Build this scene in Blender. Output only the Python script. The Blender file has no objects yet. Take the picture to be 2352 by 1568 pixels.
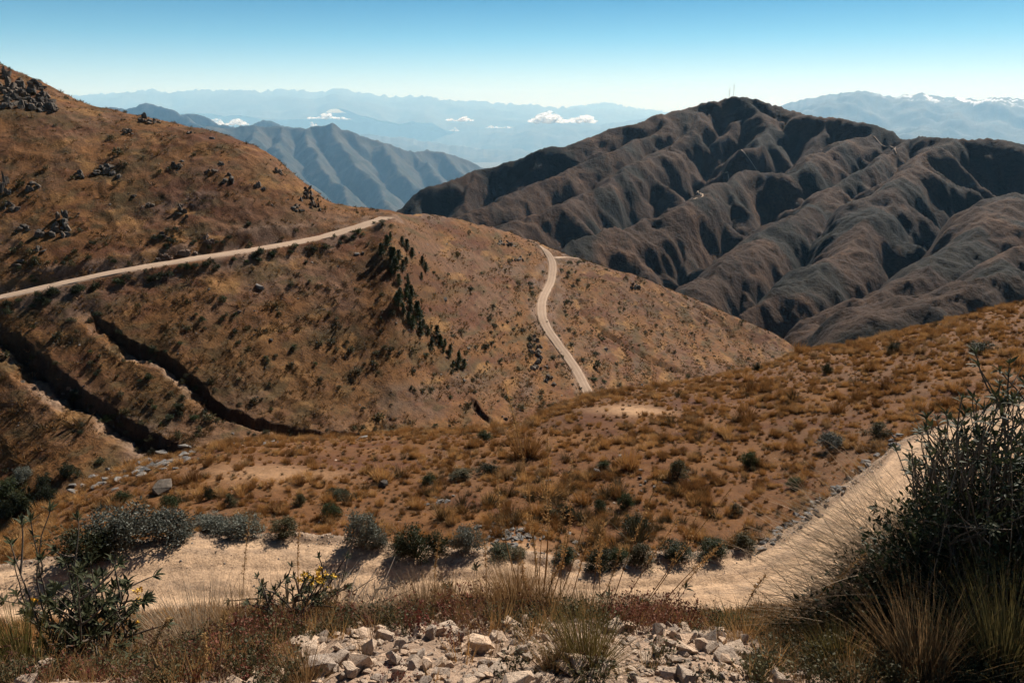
import bpy, bmesh, math, random
import numpy as np
from mathutils import Vector, Matrix, Quaternion

# ------------------------------------------------------------------ camera, sky, sun, exposure
scene = bpy.context.scene
COL = scene.collection
PITCH = math.radians(16.5)
FPX = 1830.0            # focal length in units of a 2352 x 1568 picture
cam_data = bpy.data.cameras.new("camera")
cam_data.sensor_width = 36.0
cam_data.lens = FPX / 2352.0 * 36.0
cam_data.clip_start = 0.05
cam_data.clip_end = 200000.0
cam = bpy.data.objects.new("camera", cam_data)
cam.location = (0, 0, 0)
cam.rotation_euler = (math.radians(90) - PITCH, 0, 0)
COL.objects.link(cam)
scene.camera = cam

SUN_AZ = math.radians(31)      # to the right of the view direction
SUN_EL = math.radians(39)
SUN_DIR = Vector((math.sin(SUN_AZ) * math.cos(SUN_EL), math.cos(SUN_AZ) * math.cos(SUN_EL), math.sin(SUN_EL)))
world = bpy.data.worlds.new("World")
scene.world = world
world.use_nodes = True
wn = world.node_tree
wn.nodes.clear()
w_out = wn.nodes.new("ShaderNodeOutputWorld")
w_bg = wn.nodes.new("ShaderNodeBackground")
w_sky = wn.nodes.new("ShaderNodeTexSky")
w_sky.sky_type = 'NISHITA'
w_sky.sun_disc = False
w_sky.sun_elevation = SUN_EL
w_sky.sun_rotation = SUN_AZ
w_sky.altitude = 4000.0
w_sky.air_density = 1.0
w_sky.dust_density = 1.0
w_sky.ozone_density = 1.0
# thin high-altitude air: the sky deepens quickly from the white horizon to a dark blue zenith, the same all round
w_tc = wn.nodes.new("ShaderNodeTexCoord")
w_sep = wn.nodes.new("ShaderNodeSeparateXYZ")
w_ramp = wn.nodes.new("ShaderNodeValToRGB")
SKY_STOPS = [(0.0, (1.0, 1.0, 1.04)), (0.03, (0.84, 0.97, 1.03)), (0.075, (0.33, 0.74, 0.87)), (0.12, (0.06, 0.49, 0.69)), (0.3, (0.04, 0.30, 0.50)), (1.0, (0.03, 0.22, 0.42))]
while len(w_ramp.color_ramp.elements) < len(SKY_STOPS): w_ramp.color_ramp.elements.new(0.5)
for e_, (p_, c_) in zip(w_ramp.color_ramp.elements, SKY_STOPS):
    e_.position = p_; e_.color = (*c_, 1)
w_tint = wn.nodes.new("ShaderNodeMix"); w_tint.data_type = 'RGBA'; w_tint.blend_type = 'MULTIPLY'
w_tint.inputs[0].default_value = 1.0
wn.links.new(w_tc.outputs["Generated"], w_sep.inputs[0])
wn.links.new(w_sep.outputs[2], w_ramp.inputs[0])
wn.links.new(w_sky.outputs[0], w_tint.inputs[6])
wn.links.new(w_ramp.outputs[0], w_tint.inputs[7])
wn.links.new(w_tint.outputs[2], w_bg.inputs[0])
wn.links.new(w_bg.outputs[0], w_out.inputs[0])
w_bg.inputs[1].default_value = 0.05

sun_data = bpy.data.lights.new("sun", 'SUN')
sun_data.energy = 5.0
sun_data.angle = math.radians(0.53)
sun_data.color = (1.0, 0.945, 0.86)
sun = bpy.data.objects.new("sun", sun_data)
sun.rotation_euler = SUN_DIR.to_track_quat('Z', 'Y').to_euler()
sun.location = SUN_DIR * 50
COL.objects.link(sun)

scene.view_settings.view_transform = 'Standard'
scene.view_settings.look = 'None'
scene.view_settings.exposure = 0.90
scene.view_settings.gamma = 1.0
scene.view_settings.use_curve_mapping = False
scene.render.engine = 'CYCLES'
scene.cycles.use_denoising = True
scene.cycles.max_bounces = 5
scene.cycles.diffuse_bounces = 2
scene.cycles.glossy_bounces = 2
scene.cycles.transmission_bounces = 2
scene.cycles.transparent_max_bounces = 24
scene.cycles.volume_bounces = 1
scene.cycles.use_adaptive_sampling = True
scene.cycles.adaptive_threshold = 0.02

# ------------------------------------------------------------------ helpers
rng = np.random.default_rng(7)
random.seed(7)
CP, SP = math.cos(PITCH), math.sin(PITCH)

def ray(u, v):
    dx = (np.asarray(u, float) - 1176.0) / FPX
    dv = (np.asarray(v, float) - 784.0) / FPX
    return dx, CP - dv * SP, -SP - dv * CP

def az_slope(u, v):
    x, y, z = ray(u, v)
    return x / y, z / y

def point(u, v, y):
    a, s = az_slope(u, v)
    return np.stack([a * y, np.asarray(y, float) + 0 * a, s * y], -1)

def project(P):
    P = np.asarray(P, float)
    x, y, z = P[..., 0], P[..., 1], P[..., 2]
    d = y * CP - z * SP
    up = y * SP + z * CP
    return 1176 + FPX * x / d, 784 - FPX * up / d

_prm = np.random.default_rng(99).permutation(1024).astype(np.int32)
_perm = np.concatenate([_prm, _prm])
_ga = (np.random.default_rng(98).random(1024) * 2 * math.pi)
_gx = np.cos(_ga).astype(np.float32) * 1.5; _gy = np.sin(_ga).astype(np.float32) * 1.5

def perlin(x, y, seed=0):
    x = np.asarray(x, np.float64); y = np.asarray(y, np.float64)
    x, y = np.broadcast_arrays(x, y)
    fx0 = np.floor(x); fy0 = np.floor(y)
    fx = (x - fx0).astype(np.float32); fy = (y - fy0).astype(np.float32)
    ix = fx0.astype(np.int64).astype(np.int32) + seed * 57; iy = fy0.astype(np.int64).astype(np.int32) + seed * 131
    p0 = _perm[ix & 1023]; p1 = _perm[(ix + 1) & 1023]
    y0 = iy & 1023; y1 = (iy + 1) & 1023
    g00 = _perm[p0 + y0]; g10 = _perm[p1 + y0]; g01 = _perm[p0 + y1]; g11 = _perm[p1 + y1]
    sx = fx * fx * fx * (fx * (fx * 6 - 15) + 10)
    sy = fy * fy * fy * (fy * (fy * 6 - 15) + 10)
    a0 = _gx[g00] * fx + _gy[g00] * fy; a1 = _gx[g10] * (fx - 1) + _gy[g10] * fy
    b0 = _gx[g01] * fx + _gy[g01] * (fy - 1); b1 = _gx[g11] * (fx - 1) + _gy[g11] * (fy - 1)
    n0 = a0 + (a1 - a0) * sx
    n1 = b0 + (b1 - b0) * sx
    return n0 + (n1 - n0) * sy

def fbm(x, y, octaves=5, seed=0, gain=0.5, lac=2.03, ridged=False):
    t = 0.0; amp = 1.0; norm = 0.0
    x = np.asarray(x, float); y = np.asarray(y, float)
    for o in range(octaves):
        n = perlin(x + 17.3 * o, y - 9.1 * o, seed + o * 13)
        if ridged:
            n = 1 - 2 * np.abs(n)
        t = t + n * amp
        norm += amp
        amp *= gain; x = x * lac; y = y * lac
    return t / norm

def smooth(e0, e1, x):
    t = np.clip((x - e0) / (e1 - e0), 0, 1)
    return t * t * (3 - 2 * t)

def pchip_slopes(X, Y):
    """Fritsch-Carlson slopes along axis 0."""
    h = np.diff(X, axis=0); d = np.diff(Y, axis=0) / h
    m = np.zeros_like(Y)
    if len(X) == 2:
        m[0] = d[0]; m[1] = d[0]; return m
    w1 = 2 * h[1:] + h[:-1]; w2 = h[1:] + 2 * h[:-1]
    with np.errstate(divide='ignore', invalid='ignore'):
        mm = (w1 + w2) / (w1 / d[:-1] + w2 / d[1:])
    mm = np.where(d[:-1] * d[1:] > 0, mm, 0.0)
    m[1:-1] = np.nan_to_num(mm)
    m[0] = d[0]; m[-1] = d[-1]
    return m

def pchip1(xs, ys, q):
    xs = np.asarray(xs, float); ys = np.asarray(ys, float)
    m = pchip_slopes(xs, ys)
    q = np.clip(q, xs[0], xs[-1])
    i = np.clip(np.searchsorted(xs, q, side='right') - 1, 0, len(xs) - 2)
    h = xs[i + 1] - xs[i]; t = (q - xs[i]) / h
    return ((2*t**3 - 3*t**2 + 1) * ys[i] + (t**3 - 2*t**2 + t) * h * m[i]
            + (-2*t**3 + 3*t**2) * ys[i + 1] + (t**3 - t**2) * h * m[i + 1])

def mesh_object(name, V, F, mat=None, parent=None, smooth_shade=True, attrs=None):
    """V (n,3) array, F (m,3|4) array or list of polygons -> one mesh object."""
    me = bpy.data.meshes.new(name)
    V = np.ascontiguousarray(V, dtype=np.float32)
    if isinstance(F, np.ndarray):
        k = F.shape[1]
        me.vertices.add(len(V)); me.vertices.foreach_set("co", V.ravel())
        me.loops.add(F.size); me.loops.foreach_set("vertex_index", np.ascontiguousarray(F, dtype=np.int32).ravel())
        me.polygons.add(len(F))
        me.polygons.foreach_set("loop_start", np.arange(0, F.size, k, dtype=np.int32))
        me.update(calc_edges=True)
    else:
        me.from_pydata([tuple(p) for p in V.tolist()], [], F)
        me.update()
    me.polygons.foreach_set("use_smooth", np.full(len(me.polygons), smooth_shade, dtype=bool))
    if attrs:
        for an, arr in attrs.items():
            arr = np.asarray(arr, dtype=np.float32)
            if arr.ndim == 1:
                at = me.attributes.new(an, 'FLOAT', 'POINT'); at.data.foreach_set("value", arr)
            else:
                at = me.attributes.new(an, 'FLOAT_COLOR', 'POINT')
                at.data.foreach_set("color", np.concatenate([arr, np.ones((len(arr), 1), np.float32)], 1).ravel())
    if mat is not None:
        me.materials.append(mat)
    ob = bpy.data.objects.new(name, me)
    COL.objects.link(ob)
    if parent is not None:
        ob.parent = parent
    return ob

def tag(o, label=None, category=None, group=None, kind=None):
    if label: o["label"] = label
    if category: o["category"] = category
    if group: o["group"] = group
    if kind: o["kind"] = kind
    return o

def grid_faces(nr, nc):
    i = np.arange((nr - 1) * nc).reshape(nr - 1, nc)[:, :-1]
    return np.stack([i, i + 1, i + 1 + nc, i + nc], -1).reshape(-1, 4)

# ------------------------------------------------------------------ materials
class NT:
    """Tiny node-tree writer."""
    def __init__(self, name):
        self.mat = bpy.data.materials.new(name)
        self.mat.use_nodes = True
        self.t = self.mat.node_tree
        self.t.nodes.clear()
        self.out = self.t.nodes.new("ShaderNodeOutputMaterial")
    def n(self, kind, **kw):
        nd = self.t.nodes.new(kind)
        for k, v in kw.items():
            setattr(nd, k, v)
        return nd
    def link(self, a, b):
        self.t.links.new(a, b)
    def put(self, sock, val):
        if isinstance(val, bpy.types.NodeSocket):
            self.link(val, sock)
        elif val is not None:
            sock.default_value = val
    def noise(self, scale, detail=4, rough=0.55, vec=None, dist=0.0):
        nd = self.n("ShaderNodeTexNoise")
        nd.inputs["Scale"].default_value = scale
        nd.inputs["Detail"].default_value = detail
        nd.inputs["Roughness"].default_value = rough
        nd.inputs["Distortion"].default_value = dist
        if vec is not None: self.link(vec, nd.inputs["Vector"])
        return nd.outputs["Fac"]
    def voronoi(self, scale, vec=None, feature='F1', out="Distance"):
        nd = self.n("ShaderNodeTexVoronoi", feature=feature)
        nd.inputs["Scale"].default_value = scale
        if vec is not None: self.link(vec, nd.inputs["Vector"])
        return nd.outputs[out]
    def ramp(self, fac, stops):
        nd = self.n("ShaderNodeValToRGB")
        el = nd.color_ramp.elements
        while len(el) < len(stops): el.new(0.5)
        for e, (p, c) in zip(el, stops):
            e.position = p
            e.color = (c, c, c, 1) if not hasattr(c, '__len__') else (*c, 1)
        self.link(fac, nd.inputs[0])
        return nd.outputs[0]
    def mix(self, fac, a, b, mode='MIX'):
        nd = self.n("ShaderNodeMix", data_type='RGBA', blend_type=mode)
        self.put(nd.inputs[0], fac)
        self.put(nd.inputs[6], a if isinstance(a, bpy.types.NodeSocket) else (*a, 1))
        self.put(nd.inputs[7], b if isinstance(b, bpy.types.NodeSocket) else (*b, 1))
        return nd.outputs[2]
    def math(self, op, a, b=None):
        nd = self.n("ShaderNodeMath", operation=op)
        self.put(nd.inputs[0], a)
        if b is not None: self.put(nd.inputs[1], b)
        return nd.outputs[0]
    def attr(self, name, out="Color"):
        nd = self.n("ShaderNodeAttribute"); nd.attribute_name = name
        return nd.outputs[out]
    def coords(self):
        return self.n("ShaderNodeTexCoord").outputs["Object"]
    def random(self):
        return self.n("ShaderNodeObjectInfo").outputs["Random"]
    def bump(self, height, strength=0.5, dist=0.1):
        nd = self.n("ShaderNodeBump")
        nd.inputs["Strength"].default_value = strength
        nd.inputs["Distance"].default_value = dist
        self.link(height, nd.inputs["Height"])
        return nd.outputs[0]
    def finish(self, color, rough=0.9, normal=None, spec=0.2, sss=None):
        b = self.n("ShaderNodeBsdfPrincipled")
        self.put(b.inputs["Base Color"], color if isinstance(color, bpy.types.NodeSocket) else (*color, 1))
        self.put(b.inputs["Roughness"], rough)
        b.inputs["Specular IOR Level"].default_value = spec
        if normal is not None: self.link(normal, b.inputs["Normal"])
        self.link(b.outputs[0], self.out.inputs[0])
        return self.mat
    def foliage(self, color, rough=0.6, spec=0.3, trans=0.25):
        """Leaf shader: principled mixed with a translucent share of the same colour."""
        b = self.n("ShaderNodeBsdfPrincipled")
        self.put(b.inputs["Base Color"], color if isinstance(color, bpy.types.NodeSocket) else (*color, 1))
        b.inputs["Roughness"].default_value = rough
        b.inputs["Specular IOR Level"].default_value = spec
        t = self.n("ShaderNodeBsdfTranslucent")
        self.put(t.inputs[0], color if isinstance(color, bpy.types.NodeSocket) else (*color, 1))
        m = self.n("ShaderNodeMixShader"); m.inputs[0].default_value = trans
        self.link(b.outputs[0], m.inputs[1]); self.link(t.outputs[0], m.inputs[2])
        self.link(m.outputs[0], self.out.inputs[0])
        return self.mat

def ground_material(name, fine=6.0, mid=1.2, contrast=0.55, bump_d=0.06, bump_s=0.6, speck=None):
    """Vertex tint (the land's own colour patches) times grain noise, with a rough bump."""
    m = NT(name)
    co = m.coords()
    base = m.attr("tint")
    n1 = m.noise(fine, 5, 0.65, co)
    n2 = m.noise(mid, 5, 0.6, co)
    n3 = m.noise((fine * mid) ** 0.5, 6, 0.75, co)
    f = m.math('ADD', m.math('MULTIPLY', n1, 0.4), m.math('ADD', m.math('MULTIPLY', n2, 0.25), m.math('MULTIPLY', n3, 0.35)))
    g = m.ramp(f, [(0.36, 1 - contrast), (0.5, 1.0), (0.66, 1 + contrast * 0.8)])
    c = m.mix(1.0, base, g, 'MULTIPLY')
    if speck:
        sc, colr, th = speck
        v = m.voronoi(sc, co)
        k = m.ramp(v, [(th, 1.0), (th * 1.6, 0.0)])
        k2 = m.ramp(m.noise(mid * 0.6, 3, 0.5, co), [(0.45, 0.0), (0.6, 1.0)])
        c = m.mix(m.math('MULTIPLY', k, k2), c, colr)
    nb = m.bump(f, bump_s, bump_d)
    return m.finish(c, 0.95, nb, 0.1)

# ------------------------------------------------------------------ land sheets
class Sheet:
    """A height field laid out along lines of sight: columns are bearings x/y, rows step outwards."""
    def __init__(self, a, curves, rows):
        # curves: list of (lnY, S) arrays over the bearings a
        a = np.asarray(a)
        K = len(curves)
        LY = np.stack([c[0] for c in curves]); S = np.stack([c[1] for c in curves])
        for k in range(1, K):
            LY[k] = np.maximum(LY[k], LY[k - 1] + 0.01)
        m = pchip_slopes(LY, S)
        Ys, Ss = [], []
        for k in range(K - 1):
            n = rows[k]
            for j in range(n + (1 if k == K - 2 else 0)):
                t = j / n
                h = LY[k + 1] - LY[k]
                Ys.append(LY[k] + t * h)
                Ss.append((2*t**3 - 3*t**2 + 1) * S[k] + (t**3 - 2*t**2 + t) * h * m[k]
                          + (-2*t**3 + 3*t**2) * S[k + 1] + (t**3 - t**2) * h * m[k + 1])
        self.a = a
        self.Y = np.exp(np.stack(Ys)); self.X = self.Y * a[None, :]
        self.Z = np.stack(Ss) * self.Y
        self.nr, self.nc = self.Y.shape
    def verts(self):
        return np.stack([self.X, self.Y, self.Z], -1).reshape(-1, 3)
    def uv(self):
        return project(np.stack([self.X, self.Y, self.Z], -1))
    def hit(self, u, v, ymin=0.0):
        a, s = az_slope(u, v)
        return self.hit_as(float(a), float(s), ymin)
    def hit_as(self, a, s, ymin=0.0):
        f = np.clip((a - self.a[0]) / (self.a[-1] - self.a[0]) * (self.nc - 1), 0, self.nc - 1.001)
        c = int(f); f -= c
        Y = self.Y[:, c] * (1 - f) + self.Y[:, c + 1] * f
        Z = self.Z[:, c] * (1 - f) + self.Z[:, c + 1] * f
        S = Z / Y
        ok = np.nonzero((S >= s) & (Y > ymin))[0]
        if len(ok) == 0:
            i = int(np.argmax(np.where(Y > ymin, S, -9))); return np.array([a * Y[i], Y[i], Z[i]])
        i = ok[0]
        if i == 0: return np.array([a * Y[0], Y[0], Z[0]])
        t = (s - S[i - 1]) / (S[i] - S[i - 1] + 1e-12)
        t = min(max(t, 0), 1)
        y = Y[i - 1] + t * (Y[i] - Y[i - 1])
        return np.array([a * y, y, Z[i - 1] + t * (Z[i] - Z[i - 1])])
    def height(self, x, y):
        x = np.atleast_1d(np.asarray(x, float)); y = np.atleast_1d(np.asarray(y, float))
        out = np.zeros(len(x))
        fa = np.clip((x / y - self.a[0]) / (self.a[-1] - self.a[0]) * (self.nc - 1), 0, self.nc - 1.001)
        for i in range(len(x)):
            c = int(fa[i]); f = fa[i] - c
            out[i] = (np.interp(y[i], self.Y[:, c], self.Z[:, c]) * (1 - f)
                      + np.interp(y[i], self.Y[:, c + 1], self.Z[:, c + 1]) * f)
        return out
    def normals(self):
        P = np.stack([self.X, self.Y, self.Z], -1)
        du = np.gradient(P, axis=1); dv = np.gradient(P, axis=0)
        n = np.cross(du, dv)
        n /= np.linalg.norm(n, axis=-1, keepdims=True) + 1e-12
        return np.where(n[..., 2:3] < 0, -n, n)
    def scatter(self, count, density, rg):
        """random points on the sheet, area weighted by the density grid; returns pos, normal, (row, col)"""
        P = np.stack([self.X, self.Y, self.Z], -1)
        e1 = P[:-1, 1:] - P[:-1, :-1]; e2 = P[1:, :-1] - P[:-1, :-1]
        area = np.abs(e1[..., 0] * e2[..., 1] - e1[..., 1] * e2[..., 0])
        w = (area * density[:-1, :-1]).ravel()
        cdf = np.cumsum(w); cdf /= cdf[-1]
        idx = np.searchsorted(cdf, rg.random(count))
        r, c = np.divmod(idx, self.nc - 1)
        r = np.minimum(r, self.nr - 2)
        fu, fv = rg.random(count)[:, None], rg.random(count)[:, None]
        p = (P[r, c] * (1 - fu) + P[r, c + 1] * fu) * (1 - fv) + (P[r + 1, c] * (1 - fu) + P[r + 1, c + 1] * fu) * fv
        return p, self.normals()[r, c], r, c

def curve(pts, a, dS=0.0, fy=1.0):
    pts = np.asarray(pts, float)
    A, S = az_slope(pts[:, 0], pts[:, 1])
    o = np.argsort(A)
    return (pchip1(A[o], np.log(pts[o, 2] * fy), a), pchip1(A[o], S[o] + dS, a))

def const(a, y, s):
    return (np.full(len(a), math.log(y)), np.full(len(a), float(s)))

def to_polyline(X, Y, L, reach=None):
    """xy distance from grid points to polyline L (n,3): distance, side (+ = right of travel), z on line, length along"""
    X = X.astype(np.float32); Y = Y.astype(np.float32)
    if reach is not None:
        k = np.nonzero((X > L[:, 0].min() - reach) & (X < L[:, 0].max() + reach) & (Y > L[:, 1].min() - reach) & (Y < L[:, 1].max() + reach))
        r = to_polyline(X[k], Y[k], L)
        out = [np.full(X.shape, 1e9, np.float32), np.ones(X.shape, np.float32), np.zeros(X.shape, np.float32), np.zeros(X.shape, np.float32)]
        for o, v in zip(out, r): o[k] = v
        return out
    best = np.full(X.shape, 1e18, np.float32); side = np.zeros(X.shape, np.float32); zl = np.zeros(X.shape, np.float32); sl = np.zeros(X.shape, np.float32)
    acc = 0.0
    L = np.asarray(L, np.float32)
    for p, q in zip(L[:-1], L[1:]):
        d = q - p; l2 = d[0] ** 2 + d[1] ** 2
        if l2 < 1e-9: continue
        ln = np.sqrt(l2)
        t = np.clip(((X - p[0]) * d[0] + (Y - p[1]) * d[1]) / l2, 0, 1)
        ex = X - (p[0] + t * d[0]); ey = Y - (p[1] + t * d[1])
        dist = ex * ex + ey * ey
        k = dist < best
        best[k] = dist[k]
        side[k] = np.sign(ex * d[1] - ey * d[0])[k]
        tk = t[k]
        zl[k] = p[2] + tk * d[2]
        sl[k] = acc + tk * ln
        acc += ln
    return np.sqrt(best), side, zl, sl

def resample(L, step):
    L = np.asarray(L, float)
    d = np.r_[0, np.cumsum(np.linalg.norm(np.diff(L, axis=0), axis=1))]
    n = max(int(d[-1] / step), 4)
    q = np.linspace(0, d[-1], n)
    return np.stack([pchip1(d, L[:, k], q) for k in range(3)], 1)

# ---------- near land: the edge where the camera stands, the bank, the road below, the grassy shelf
an = np.linspace(-1.4, 1.4, 920)
N2 = [(-300,1566,3.1),(0,1556,3.2),(300,1530,3.35),(600,1470,3.5),(900,1428,3.55),(1200,1422,3.55),(1500,1432,3.55),(1700,1455,3.5),(1900,1480,3.4),(2352,1480,3.2),(2700,1470,3.0)]
ROADN = [(-400,1440,30.5),(0,1418,31.4),(600,1392,31.6),(1300,1397,31.8),(1600,1405,31.4),(1800,1388,31.3),(1950,1300,33.6),(2100,1150,38.8),(2352,1025,45.0),(2700,925,50)]
ROADF = [(-400,1345,34),(0,1312,35),(144,1284,35.8),(324,1251,36.6),(468,1238,37),(612,1241,37),(792,1252,36.6),(941,1275,35.8),(1061,1273,35.7),(1241,1296,35.2),(1349,1313,35),(1461,1300,35.3),(1621,1287,35.8),(1721,1274,36.2),(1800,1246,37),(1911,1158,40),(2015,1076,43.6),(2067,1028,46.4),(2352,926,52.5),(2700,850,57)]
CREST = [(-400,1420,54),(0,1240,60),(100,1172,62),(200,1112,66),(300,1072,67),(420,1042,68),(520,1017,70),(700,1006,72),(860,1001,73),(1000,991,74),(1180,976,75),(1300,926,80),(1400,901,84),(1520,886,87),(1640,861,90),(1760,836,94),(1840,805,97),(1950,791,98),(2100,756,98),(2200,731,97),(2352,696,95),(2700,640,92)]
c2 = curve(N2, an)
c8 = curve(CREST, an)
near = Sheet(an, [const(an, 0.35, -5.75), const(an, 1.0, -2.05), curve([(u, 1575, 2.55) for u in (-400, 0, 600, 1176, 1800, 2352, 2800)], an), c2,
                  (np.full(len(an), math.log(6.0)), np.minimum(c2[1] - 0.07, -0.80)),
                  curve(ROADN, an), curve(ROADF, an), c8,
                  (c8[0] + 0.10, c8[1] - 0.055), (c8[0] + 0.35, c8[1] - 0.30)],
             [6, 14, 40, 34, 44, 40, 150, 16, 12])
X, Y = near.X, near.Y
far_w = smooth(34, 44, Y)
road_mid = resample(np.array([(point(u, v, y) + point(u2, v2, y2)) / 2 for (u, v, y), (u2, v2, y2) in
             zip([(q, *[float(np.exp(0))]) if False else (q,) + tuple(np.interp(q, [p[0] for p in ROADN], [p[k] for p in ROADN]) for k in (1, 2)) for q in np.linspace(-400, 2700, 40)],
                 [(q,) + tuple(np.interp(q, [p[0] for p in ROADF], [p[k] for p in ROADF]) for k in (1, 2)) for q in np.linspace(-400, 2700, 40)])]), 1.0)
rowid = np.arange(near.nr)[:, None] + 0 * X
r_rn, r_rf = 20 + 40 + 34 + 44, 20 + 40 + 34 + 44 + 40           # rows of the two road edges
on_road = smooth(r_rn - 2, r_rn + 2, rowid) * (1 - smooth(r_rf - 2, r_rf + 2, rowid))
off = 1 - on_road
near.Z += off * far_w * (0.55 * fbm(X / 14, Y / 14, 4, 3) + 0.16 * fbm(X / 2.2, Y / 2.2, 4, 8))
near.Z += off * (1 - smooth(4.5, 9, Y)) * 0.05 * fbm(X / 0.5, Y / 0.5, 5, 11)
near.Z += smooth(5, 12, Y) * (1 - far_w) * off * 0.5 * fbm(X / 3, Y / 3, 4, 12)
# the loose berm along the road's far edge, and wheel ruts
berm = np.exp(-((rowid - (r_rf + 3)) / 3.0) ** 2) * (0.20 + 0.22 * np.clip(fbm(X / 0.8, Y / 0.8, 4, 21), -0.6, 1))
near.Z += berm
rt = (rowid - r_rn) / (r_rf - r_rn)
for c0 in (0.26, 0.60):
    near.Z -= on_road * 0.07 * np.exp(-((rt - c0 - 0.03 * fbm(X / 5, Y / 5, 2, 31)) / 0.07) ** 2)
near.Z += on_road * 0.045 * fbm(X / 0.45, Y / 0.45, 4, 33)

# ---------- the big slope across the ravine
ah = np.linspace(-0.98, 0.62, 1050)
L1 = [(-400,1400,96),(0,1250,103),(150,1140,110),(300,1085,117),(500,1028,125),(700,1018,134),(860,1012,142),(1000,1003,152),(1180,988,174),(1300,940,206),(1400,914,242),(1520,899,276),(1640,874,312),(1760,849,362),(1840,818,415),(2100,850,440),(2500,900,440)]
L3 = [(-400,760,138),(0,685,150),(170,645,156),(400,600,167),(560,578,176),(740,547,193),(830,520,204),(900,497,214),(1000,560,244),(1100,610,268),(1230,670,300),(1400,720,345),(1600,765,386),(1840,811,430),(2100,846,450),(2500,896,450)]
L5 = [(-400,-20,250),(0,145,238),(100,190,234),(200,240,230),(330,275,226),(480,305,222),(600,345,220),(700,420,218),(760,465,218),(830,481,222),(900,488,230),(1000,498,272),(1100,515,312),(1200,545,352),(1290,580,382),(1400,620,407),(1500,650,421),(1600,690,431),(1700,735,436),(1780,770,441),(1840,803,446),(2100,842,466),(2500,890,466)]
h1 = curve(L1, ah); h3 = curve(L3, ah); h5 = curve(L5, ah)
hill = Sheet(ah, [(h1[0] - 0.28, h1[1] - 0.10), h1, h3, h5, (h5[0] + 0.06, h5[1] - 0.012), (h5[0] + 0.5, h5[1] - 0.16)],
             [14, 176, 150, 14, 10])
X, Y = hill.X, hill.Y
hill.Z += 1.6 * fbm(X / 40, Y / 40, 4, 41) + 0.55 * fbm(X / 9, Y / 9, 4, 45, ridged=True)
hill.Z += 0.28 * fbm(X / 3.2, Y / 3.2, 3, 49) + 1.3 * smooth(0.0, 0.5, fbm(X / 28, Y / 28, 4, 47)) * fbm(X / 6, Y / 6, 3, 48)
hill_base = hill.Z.copy()

def on_hill(pts):
    return np.array([hill.hit(u, v) for u, v in pts])

# gullies cut down the slope: (line, depth, width of the steep wall, width of the gentle wall)
GULLIES = [
    ([(190,695),(235,740),(300,790),(370,815),(430,860),(490,925),(560,958),(640,978),(720,993),(780,998),(850,998)], 3.3, 0.7, 3.0),
    ([(-60,715),(0,760),(80,825),(160,890),(240,940),(310,985),(390,1025)], 3.7, 1.2, 4.6),
    ([(1040,880),(1070,905),(1110,950),(1160,992)], 2.2, 0.8, 3.0),
    ([(870,750),(920,795),(990,845),(1050,885)], 1.0, 1.0, 4.0),
    ([(1330,640),(1330,700),(1400,770),(1480,815),(1560,850)], 2.5, 4.0, 7.0),
    ([(1560,640),(1600,700),(1680,770),(1720,820)], 2.0, 5.0, 7.0),
]
gully_mask = np.zeros(X.shape); scree_mask = np.zeros(X.shape)
for gi, (pts, D, wr, wl) in enumerate(GULLIES):
    L = resample(on_hill(pts), 4.0)
    wig = 0.9 * fbm(X / 4, Y / 4, 4, 60 + gi) + 0.7 * fbm(X / 1.4, Y / 1.4, 3, 80 + gi)
    d, side, zl, sl = to_polyline(X, Y, L, 25.0)
    tot = np.linalg.norm(np.diff(L, axis=0), axis=1).sum()
    fade = smooth(0, 9, sl) * (1 if gi == 0 else 1 - 0.7 * smooth(tot - 9, tot, sl))
    # "+" is right of the direction of travel; travelling downhill the far (sunward) wall is on the left
    s = -d * side + wig
    fade = fade * (0.85 + 0.6 * fbm(sl / 6, sl * 0, 3, 70 + gi))
    prof = np.where(s >= 0, 1 - np.clip(s / wr, 0, 1), 1 - np.clip(-s / wl, 0, 1) ** 0.75)
    hill.Z -= D * ((0.62 + 0.85 * np.clip(sl / tot, 0, 1)) if gi == 0 else 1.0) * fade * prof
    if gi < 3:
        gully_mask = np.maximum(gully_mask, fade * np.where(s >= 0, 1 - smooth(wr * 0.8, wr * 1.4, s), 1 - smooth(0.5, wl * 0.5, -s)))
    if gi in (0, 1):
        scree_mask = np.maximum(scree_mask, fade * smooth(0.1, 0.3, -s / wl) * (1 - smooth(0.5, 1.1, -s / wl)) * smooth(-0.25, 0.25, fbm(X / 6, Y / 6, 4, 77)))

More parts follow.
